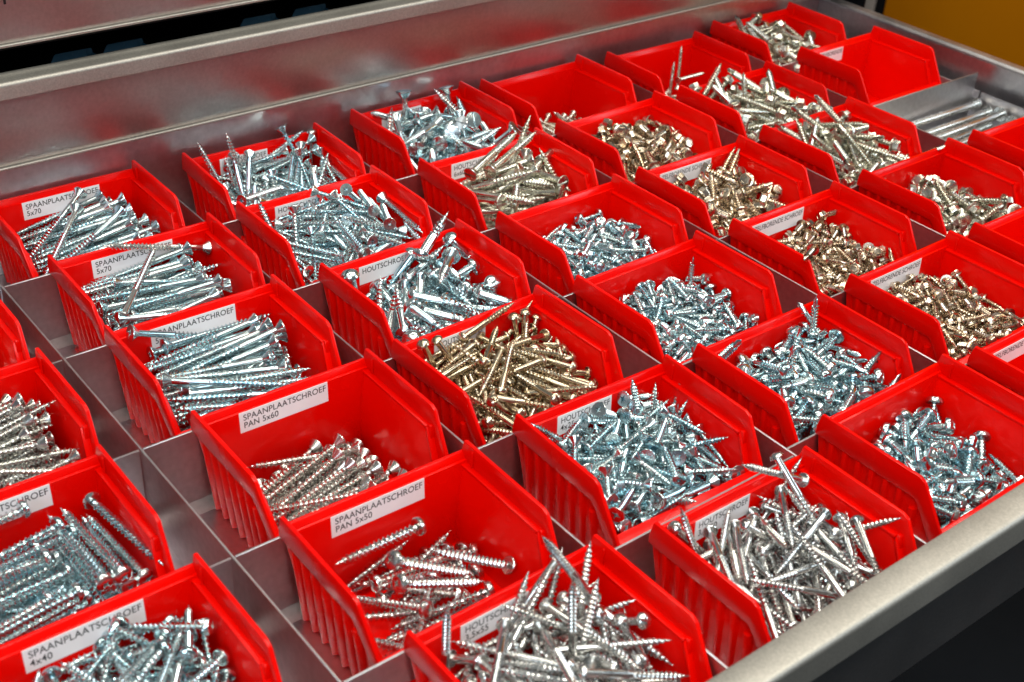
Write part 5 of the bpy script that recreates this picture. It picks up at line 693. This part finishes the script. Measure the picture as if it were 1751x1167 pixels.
SPECIAL = [
 ('1,6', 'rnd55', 'zinc', 207.09, -572.68, 58.43, -0.5103, 0.1283, 0.8504, 'screw leaning tip up across the label side of the 3,5x55 bin'),
 ('1,6', 'rnd55', 'zinc', 201.96, -569.54, 27.24, 0.2492, 0.22, 0.9431, 'screw standing upright against the back corner of the 3,5x55 bin'),
 ('1,6', 'rnd55', 'zinc', 187.75, -584.5, 26.65, 0.3047, 0.1624, 0.9385, 'screw standing tip up in the middle of the 3,5x55 pile'),
 ('1,6', 'rnd55', 'zinc', 190.41, -580.7, 33.09, -0.0598, 0.053, 0.9968, 'screw propped straight tip up beside the 3,5x55 label'),
 ('1,6', 'rnd55', 'zinc', 145.22, -552.95, 25.38, -0.0306, -0.0338, 0.999, 'screw standing tip up at the near wall of the 3,5x55 bin'),
 ('2,6', 'rnd50', 'zinc', 331.33, -556.56, 71.7, 0.0349, -0.7944, -0.6064, 'screw with its head raised over the back of the 3,5x50 bin'),
 ('2,6', 'rnd50', 'zinc', 347.6, -566.41, 53.89, -0.8602, 0.1602, 0.4841, 'screw lying across the top edge of the 3,5x50 label'),
 ('2,6', 'rnd50', 'zinc', 284.1, -567.4, 23.3, -0.2997, 0.1992, 0.933, 'screw peeking tip up over the near wall of the 3,5x50 bin'),
 ('2,6', 'rnd50', 'zinc', 341.8, -603.03, 27.81, -0.2232, 0.7441, 0.6297, 'longest looking screw lying diagonally on top of the 3,5x50 pile'),
 ('2,5', 'csk25', 'bluezinc', 330.13, -470.89, 39.13, -0.1862, 0.199, 0.9622, 'small screw pointing up nearest the 4x25 label'),
 ('2,5', 'csk25', 'bluezinc', 340.77, -470.96, 29.23, 0.1077, 0.2017, 0.9735, 'small screw pointing straight up in the middle of the 4x25 pile'),
 ('2,5', 'csk25', 'bluezinc', 351.31, -472.76, 28.39, 0.3881, 0.1939, 0.901, 'small screw pointing up at the far side of the 4x25 pile'),
 ('3,5', 'drl22', 'bluezinc', 466.91, -470.46, 42.05, 0.0319, 0.172, 0.9846, 'drilling screw standing point up highest on the fat pan head heap'),
 ('3,5', 'drl22', 'bluezinc', 499.27, -474.91, 21.79, -0.4593, 0.1101, 0.8814, 'drilling screw leaning point up against the fat pan head heap'),
 ('3,5', 'drl22', 'bluezinc', 389.34, -464.78, 47.89, 0.1831, -0.4854, 0.8549, 'drilling screw point up at the near wall of the fat pan head heap'),
 ('3,4', 'drl19', 'bluezinc', 453.45, -383.72, 35.08, 0.1747, 0.1993, 0.9642, 'drilling screw standing point up in the bin beside the brass screws'),
 ('5,2', 'hex50', 'dullzinc', 676.34, -226.72, 24.26, 0.0791, 0.3829, 0.9204, 'long hex screw standing point up in the bin of white flat heads'),
 ('5,2', 'hex50', 'dullzinc', 723.21, -196.57, 39.79, -0.8313, 0.1399, 0.538, 'long hex screw poking over the back of the bin of white flat heads'),
 ('5,1', 'csk35', 'dullzinc', 676.22, -143.9, 34.22, 0.1377, 0.167, 0.9763, 'taller of two thin screws standing in the nearly empty bin'),
 ('5,1', 'csk35', 'dullzinc', 660.87, -150.22, 25.31, 0.2715, 0.2313, 0.9343, 'shorter of two thin screws standing in the nearly empty bin'),
 ('5,1', 'csk35', 'dullzinc', 659.93, -157.61, 50.36, 0.9929, 0.1034, -0.059, 'thin screw lying out to the side of the two standing ones'),
 ('2,1', 'csk50', 'bluezinc', 329.2, -100.35, 64.13, 0.274, -0.4162, -0.867, 'dark screw head standing up directly above the label of the tangled bin'),
 ('2,1', 'rnd50', 'zinc', 352.45, -102.35, 57.84, -0.1474, -0.1909, -0.9705, 'slotted round screw head standing up beside the dark head by the label'),
 ('2,1', 'csk50', 'zinc', 278.01, -122.87, 24.31, -0.2234, 0.4738, 0.8518, 'dark screw tip sticking out over the near wall below the closed drawer'),
 ('2,1', 'csk50', 'zinc', 294.02, -118.63, 25.35, -0.1954, 0.2456, 0.9495, 'tallest screw leaning tip up in the bin with two standing heads'),
 ('2,1', 'csk50', 'zinc', 280.77, -136.85, 15.05, -0.0598, 0.41, 0.9101, 'screw leaning tip up in front of the tallest leaning one'),
 ('3,1', 'wck45', 'bluezinc', 435.14, -96.14, 66.8, -0.0701, -0.2121, -0.9747, 'dark flat screw head standing up in front of the far steel panel'),
 ('3,1', 'wck45', 'bluezinc', 473.29, -96.14, 61.86, 0.0634, -0.3282, -0.9425, 'flat screw head standing up in the back corner of the large heads bin'),
 ('3,1', 'wck45', 'zinc', 489.15, -108.8, 31.35, -0.638, 0.2369, 0.7327, 'screw leaning tip up beneath the back corner head'),
 ('3,1', 'wck45', 'zinc', 404.12, -121.3, 27.36, 0.0, -0.1163, 0.9932, 'screw standing tip up at the near wall of the large heads bin'),
 ('1,2', 'csk70', 'palezinc', 148.02, -239.02, 42.32, 0.6552, 0.7449, 0.1259, 'pale screw lying crosswise over the long blue ones'),
 ('1,2', 'csk70', 'palezinc', 227.18, -188.24, 40.05, -0.9574, 0.0422, 0.2858, 'pale screw lying over the label text behind the crosswise one'),
 ('1,3', 'csk70', 'bluezinc', 137.04, -275.98, 56.35, 0.9343, -0.0375, -0.3545, 'shiny screw with its head out at the near wall of the long screw bin'),
 ('3,2', 'wck60', 'dullzinc', 436.82, -213.63, 31.4, 0.5931, 0.2506, 0.7651, 'screw pointing up highest in the fanned slotted bin'),
 ('3,2', 'wck60', 'dullzinc', 405.86, -218.07, 56.14, 0.9261, 0.3245, 0.1923, 'slotted screw in the leaning bunch nearest the label'),
 ('3,2', 'wck60', 'dullzinc', 421.23, -219.89, 55.33, 0.9338, 0.3215, 0.1571, 'slotted screw in the middle of the leaning bunch'),
 ('3,2', 'wck60', 'dullzinc', 492.86, -204.6, 50.19, -0.9154, -0.3746, -0.1471, 'slotted screw with raised head beside the leaning bunch'),
 ('2,3', 'rnd40b', 'bluezinc', 312.36, -291.95, 54.35, 0.821, 0.3793, 0.4267, 'thick screw pointing up over the back of the big round heads bin'),
 ('2,3', 'rnd40b', 'bluezinc', 341.15, -278.78, 56.63, 0.5922, -0.4258, -0.6841, 'thick screw with its head raised at the back of its bin'),
 ('2,3', 'rnd40b', 'bluezinc', 268.61, -283.8, 57.7, 0.1175, -0.1919, -0.9744, 'big round head poking up at the near wall'),
 ('2,4', 'rnd40', 'brass', 325.92, -366.72, 51.98, 0.0242, -0.2794, -0.9599, 'brass coloured head standing first in the trio at the back wall'),
 ('2,4', 'rnd40', 'brass', 335.33, -366.72, 51.53, -0.2585, -0.2529, -0.9323, 'brass coloured head standing in the middle of the trio at the back wall'),
 ('2,4', 'rnd40', 'brass', 343.78, -367.72, 45.61, -0.5178, -0.3117, -0.7967, 'brass coloured head standing last in the trio at the back wall'),
 ('2,4', 'rnd40', 'brass', 287.92, -368.06, 47.73, 0.9669, 0.0571, 0.2487, 'brass coloured screw pointing over the back wall beside the label'),
 ('2,4', 'rnd40', 'brass', 317.75, -394.36, 30.87, 0.8735, 0.4545, 0.1745, 'brass coloured screw leaning tip up in front of the three heads'),
 ('2,4', 'rnd40', 'brass', 259.06, -371.48, 59.73, 0.3323, -0.2182, -0.9176, 'brass coloured head poking up at the near wall corner'),
 ('2,4', 'rnd40', 'brass', 270.24, -367.72, 55.82, 0.4194, -0.4169, -0.8064, 'brass coloured head poking up against the label edge'),
 ('5,3', 'hex50', 'dullzinc', 715.86, -294.43, 41.86, -0.6513, 0.3576, 0.6693, 'long hex screw leaning dark point up over the middle hex bin'),
 ('5,3', 'hex50', 'dullzinc', 693.28, -297.53, 44.07, -0.7116, 0.4196, 0.5636, 'long hex screw lying down from the back of the middle hex bin'),
 ('4,3', 'hex25', 'nickel', 580.72, -291.72, 36.31, 0.6641, 0.2751, 0.6952, 'fat nickel hex screw standing point up beside the label'),
 ('4,3', 'hex25', 'nickel', 620.64, -296.56, 16.39, -0.3888, 0.2339, 0.8911, 'fat nickel hex screw leaning point up in the middle of its pile'),
 ('4,3', 'hex25', 'nickel', 622.45, -301.45, 19.02, 0.9688, 0.0514, -0.2425, 'fat nickel hex screw pointing out to the far wall'),
 ('4,4', 'hex16', 'nickel', 586.98, -371.29, 41.76, 0.992, -0.1235, 0.0253, 'small hex screw lying highest against the label wall'),
 ('1,5', 'pan50', 'zinc', 185.57, -478.09, 43.31, -0.9889, -0.1026, 0.1079, 'pan head screw lying longest across the back of the PAN 5x50 bin'),
 ('1,5', 'pan50', 'zinc', 218.71, -505.22, 20.96, -0.8402, 0.143, 0.5231, 'pan head screw reaching its head towards the side wall in the PAN 5x50 bin'),
 ('1,5', 'pan50', 'zinc', 151.3, -503.22, 58.9, 0.838, -0.1045, -0.5355, 'pan head screw lying on top in the middle of the PAN 5x50 bin'),
 ('1,5', 'pan50', 'zinc', 149.25, -511.22, 52.38, 0.9068, -0.0694, -0.4158, 'pan head screw lying along the front in the PAN 5x50 bin'),
]
masses = {}
def place(key, t, mat, mw, flag, label, group):
    a, b, c, low = screw_meshes(t, mat)
    kind = KIND[t]
    if flag == 2:
        masses.setdefault(kind, []).append((low, M[mat], mw)); return
    o = bpy.data.objects.new(kind, a if flag == 0 else c); C.objects.link(o)
    o.matrix_world = mw
    tag(o, label, 'screw', group)
    if flag == 0:
        h = bpy.data.objects.new('head', b); C.objects.link(h); h.parent = o

rng = random.Random(11)
for key, lists in POSES.items():
    t, mat, words = PILE[key]
    bx, by, ang = BIN_POS[key]
    bmw = Matrix.Translation((bx * MM, by * MM, 0)) @ Matrix.Rotation(ang, 4, 'Z')
    group = 'screws in ' + words.split(' in ', 1)[1]
    for f, p in enumerate(lists):
        for i in range(0, len(p), 5):
            x, y, z, az, el = p[i:i + 5]
            az, el = math.radians(az / 2), math.radians(el / 2)
            up = Vector((math.cos(el) * math.cos(az), math.cos(el) * math.sin(az), math.sin(el)))
            rot = up.to_track_quat('Z', 'X').to_matrix().to_4x4() @ Matrix.Rotation(rng.uniform(0, 6.283), 4, 'Z')
            place(key, t, mat, bmw @ Matrix.Translation((x * 1e-4, y * 1e-4, z * 1e-4)) @ rot, f, words, group)
for key, t, mat, hx, hy, hz, dx, dy, dz, label in SPECIAL:
    d = Vector((dx, dy, dz)).normalized()
    rot = (-d).to_track_quat('Z', 'X').to_matrix().to_4x4()
    place(key, t, mat, Matrix.Translation((hx * MM, hy * MM, hz * MM)) @ rot, 0, label, None)

MASS_WORDS = {
 'chipboard_screw': 'zinc chipboard screws lying deeper in the piles', 'pan_head_screw': 'zinc pan head screws lying deeper in the piles',
 'round_head_screw': 'slotted round head screws lying deeper in the piles', 'flat_head_screw': 'flat head screws lying deeper in the piles',
 'pan_drilling_screw': 'short zinc drilling screws filling the lower piles', 'hex_drilling_screw': 'hex head drilling screws filling the lower piles'}
import numpy as np
for kind, items in masses.items():
    mats = []
    vs, ls, lt, mi, n0 = [], [], [], [], 0
    for me, mat, mw in items:
        if mat not in mats: mats.append(mat)
        nv = len(me.vertices); co = np.empty(nv * 3, np.float32); me.vertices.foreach_get('co', co)
        R4 = np.array(mw); vs.append(co.reshape(-1, 3) @ R4[:3, :3].T + R4[:3, 3])
        nl = len(me.loops); li = np.empty(nl, np.int32); me.loops.foreach_get('vertex_index', li); ls.append(li + n0)
        npol = len(me.polygons); t_ = np.empty(npol, np.int32); me.polygons.foreach_get('loop_total', t_); lt.append(t_)
        mi.append(np.full(npol, mats.index(mat), np.int32)); n0 += nv
    vs = np.concatenate(vs).astype(np.float32); ls = np.concatenate(ls); lt = np.concatenate(lt); mi = np.concatenate(mi)
    me = bpy.data.meshes.new(kind + '_mass')
    me.vertices.add(len(vs)); me.vertices.foreach_set('co', vs.ravel())
    me.loops.add(len(ls)); me.loops.foreach_set('vertex_index', ls)
    me.polygons.add(len(lt)); me.polygons.foreach_set('loop_start', np.concatenate([[0], np.cumsum(lt)[:-1]]).astype(np.int32))
    for m in mats: me.materials.append(m)
    me.polygons.foreach_set('material_index', mi)
    me.polygons.foreach_set('use_smooth', np.ones(len(lt), bool))
    me.update(calc_edges=True); me.validate()
    me.set_sharp_from_angle(angle=math.radians(40))
    o = bpy.data.objects.new(kind + '_mass', me); C.objects.link(o)
    tag(o, MASS_WORDS[kind], 'screws', None, 'stuff')

# long bolts lying straight on the drawer floor in the cell without a bin
hb = finish(head_bm('carriage', 5.8, 12.5, 5), 'head', M['palezinc'], angle=40)
bm = bmesh.new(); lathe(bm, [(2.5, -112), (2.9, -111), (2.9, -4)], 20, cap_low=True)
sb = finish(bm, 'bolt_shank', M['palezinc'], angle=40)
BOLT = ['farthest from the empty labelled bin', '', '', '', '']
for i in range(6):
    o = bpy.data.objects.new('long_bolt', sb); C.objects.link(o)
    o.matrix_world = Matrix.Translation((908.5 * MM, (-280.5 - i * 12.4) * MM, (21 if i % 2 == 0 else 18) * MM)) @ Matrix.Rotation(math.radians(-2.5 + i), 4, 'Z') @ Matrix.Rotation(math.radians(89.0), 4, 'Y')
    words = ('thick shiny bolt on the bare steel floor, first from the empty labelled bin', 'thick shiny bolt on the bare steel floor, second from the empty labelled bin',
             'thick shiny bolt on the bare steel floor, third from the empty labelled bin', 'thick shiny bolt on the bare steel floor, fourth from the empty labelled bin',
             'thick shiny bolt on the bare steel floor, fifth from the empty labelled bin', 'thick shiny bolt on the bare steel floor, farthest from the empty labelled bin')[i]
    tag(o, words, 'bolt', 'long bolts in the cell without a bin')
    h = bpy.data.objects.new('head', hb); C.objects.link(h); h.parent = o
# the lower layer that carries them
for i in range(6):
    o = bpy.data.objects.new('long_bolt', sb); C.objects.link(o)
    o.matrix_world = Matrix.Translation((904 * MM, (-286 - i * 12.4) * MM, 8 * MM)) @ Matrix.Rotation(math.radians(1.5 - i * 0.6), 4, 'Z') @ Matrix.Rotation(math.radians(89.5), 4, 'Y')
    tag(o, 'thick shiny bolt in the lower layer on the bare steel floor', 'bolt', 'lower long bolts in the cell without a bin')
    h = bpy.data.objects.new('head', hb); C.objects.link(h); h.parent = o
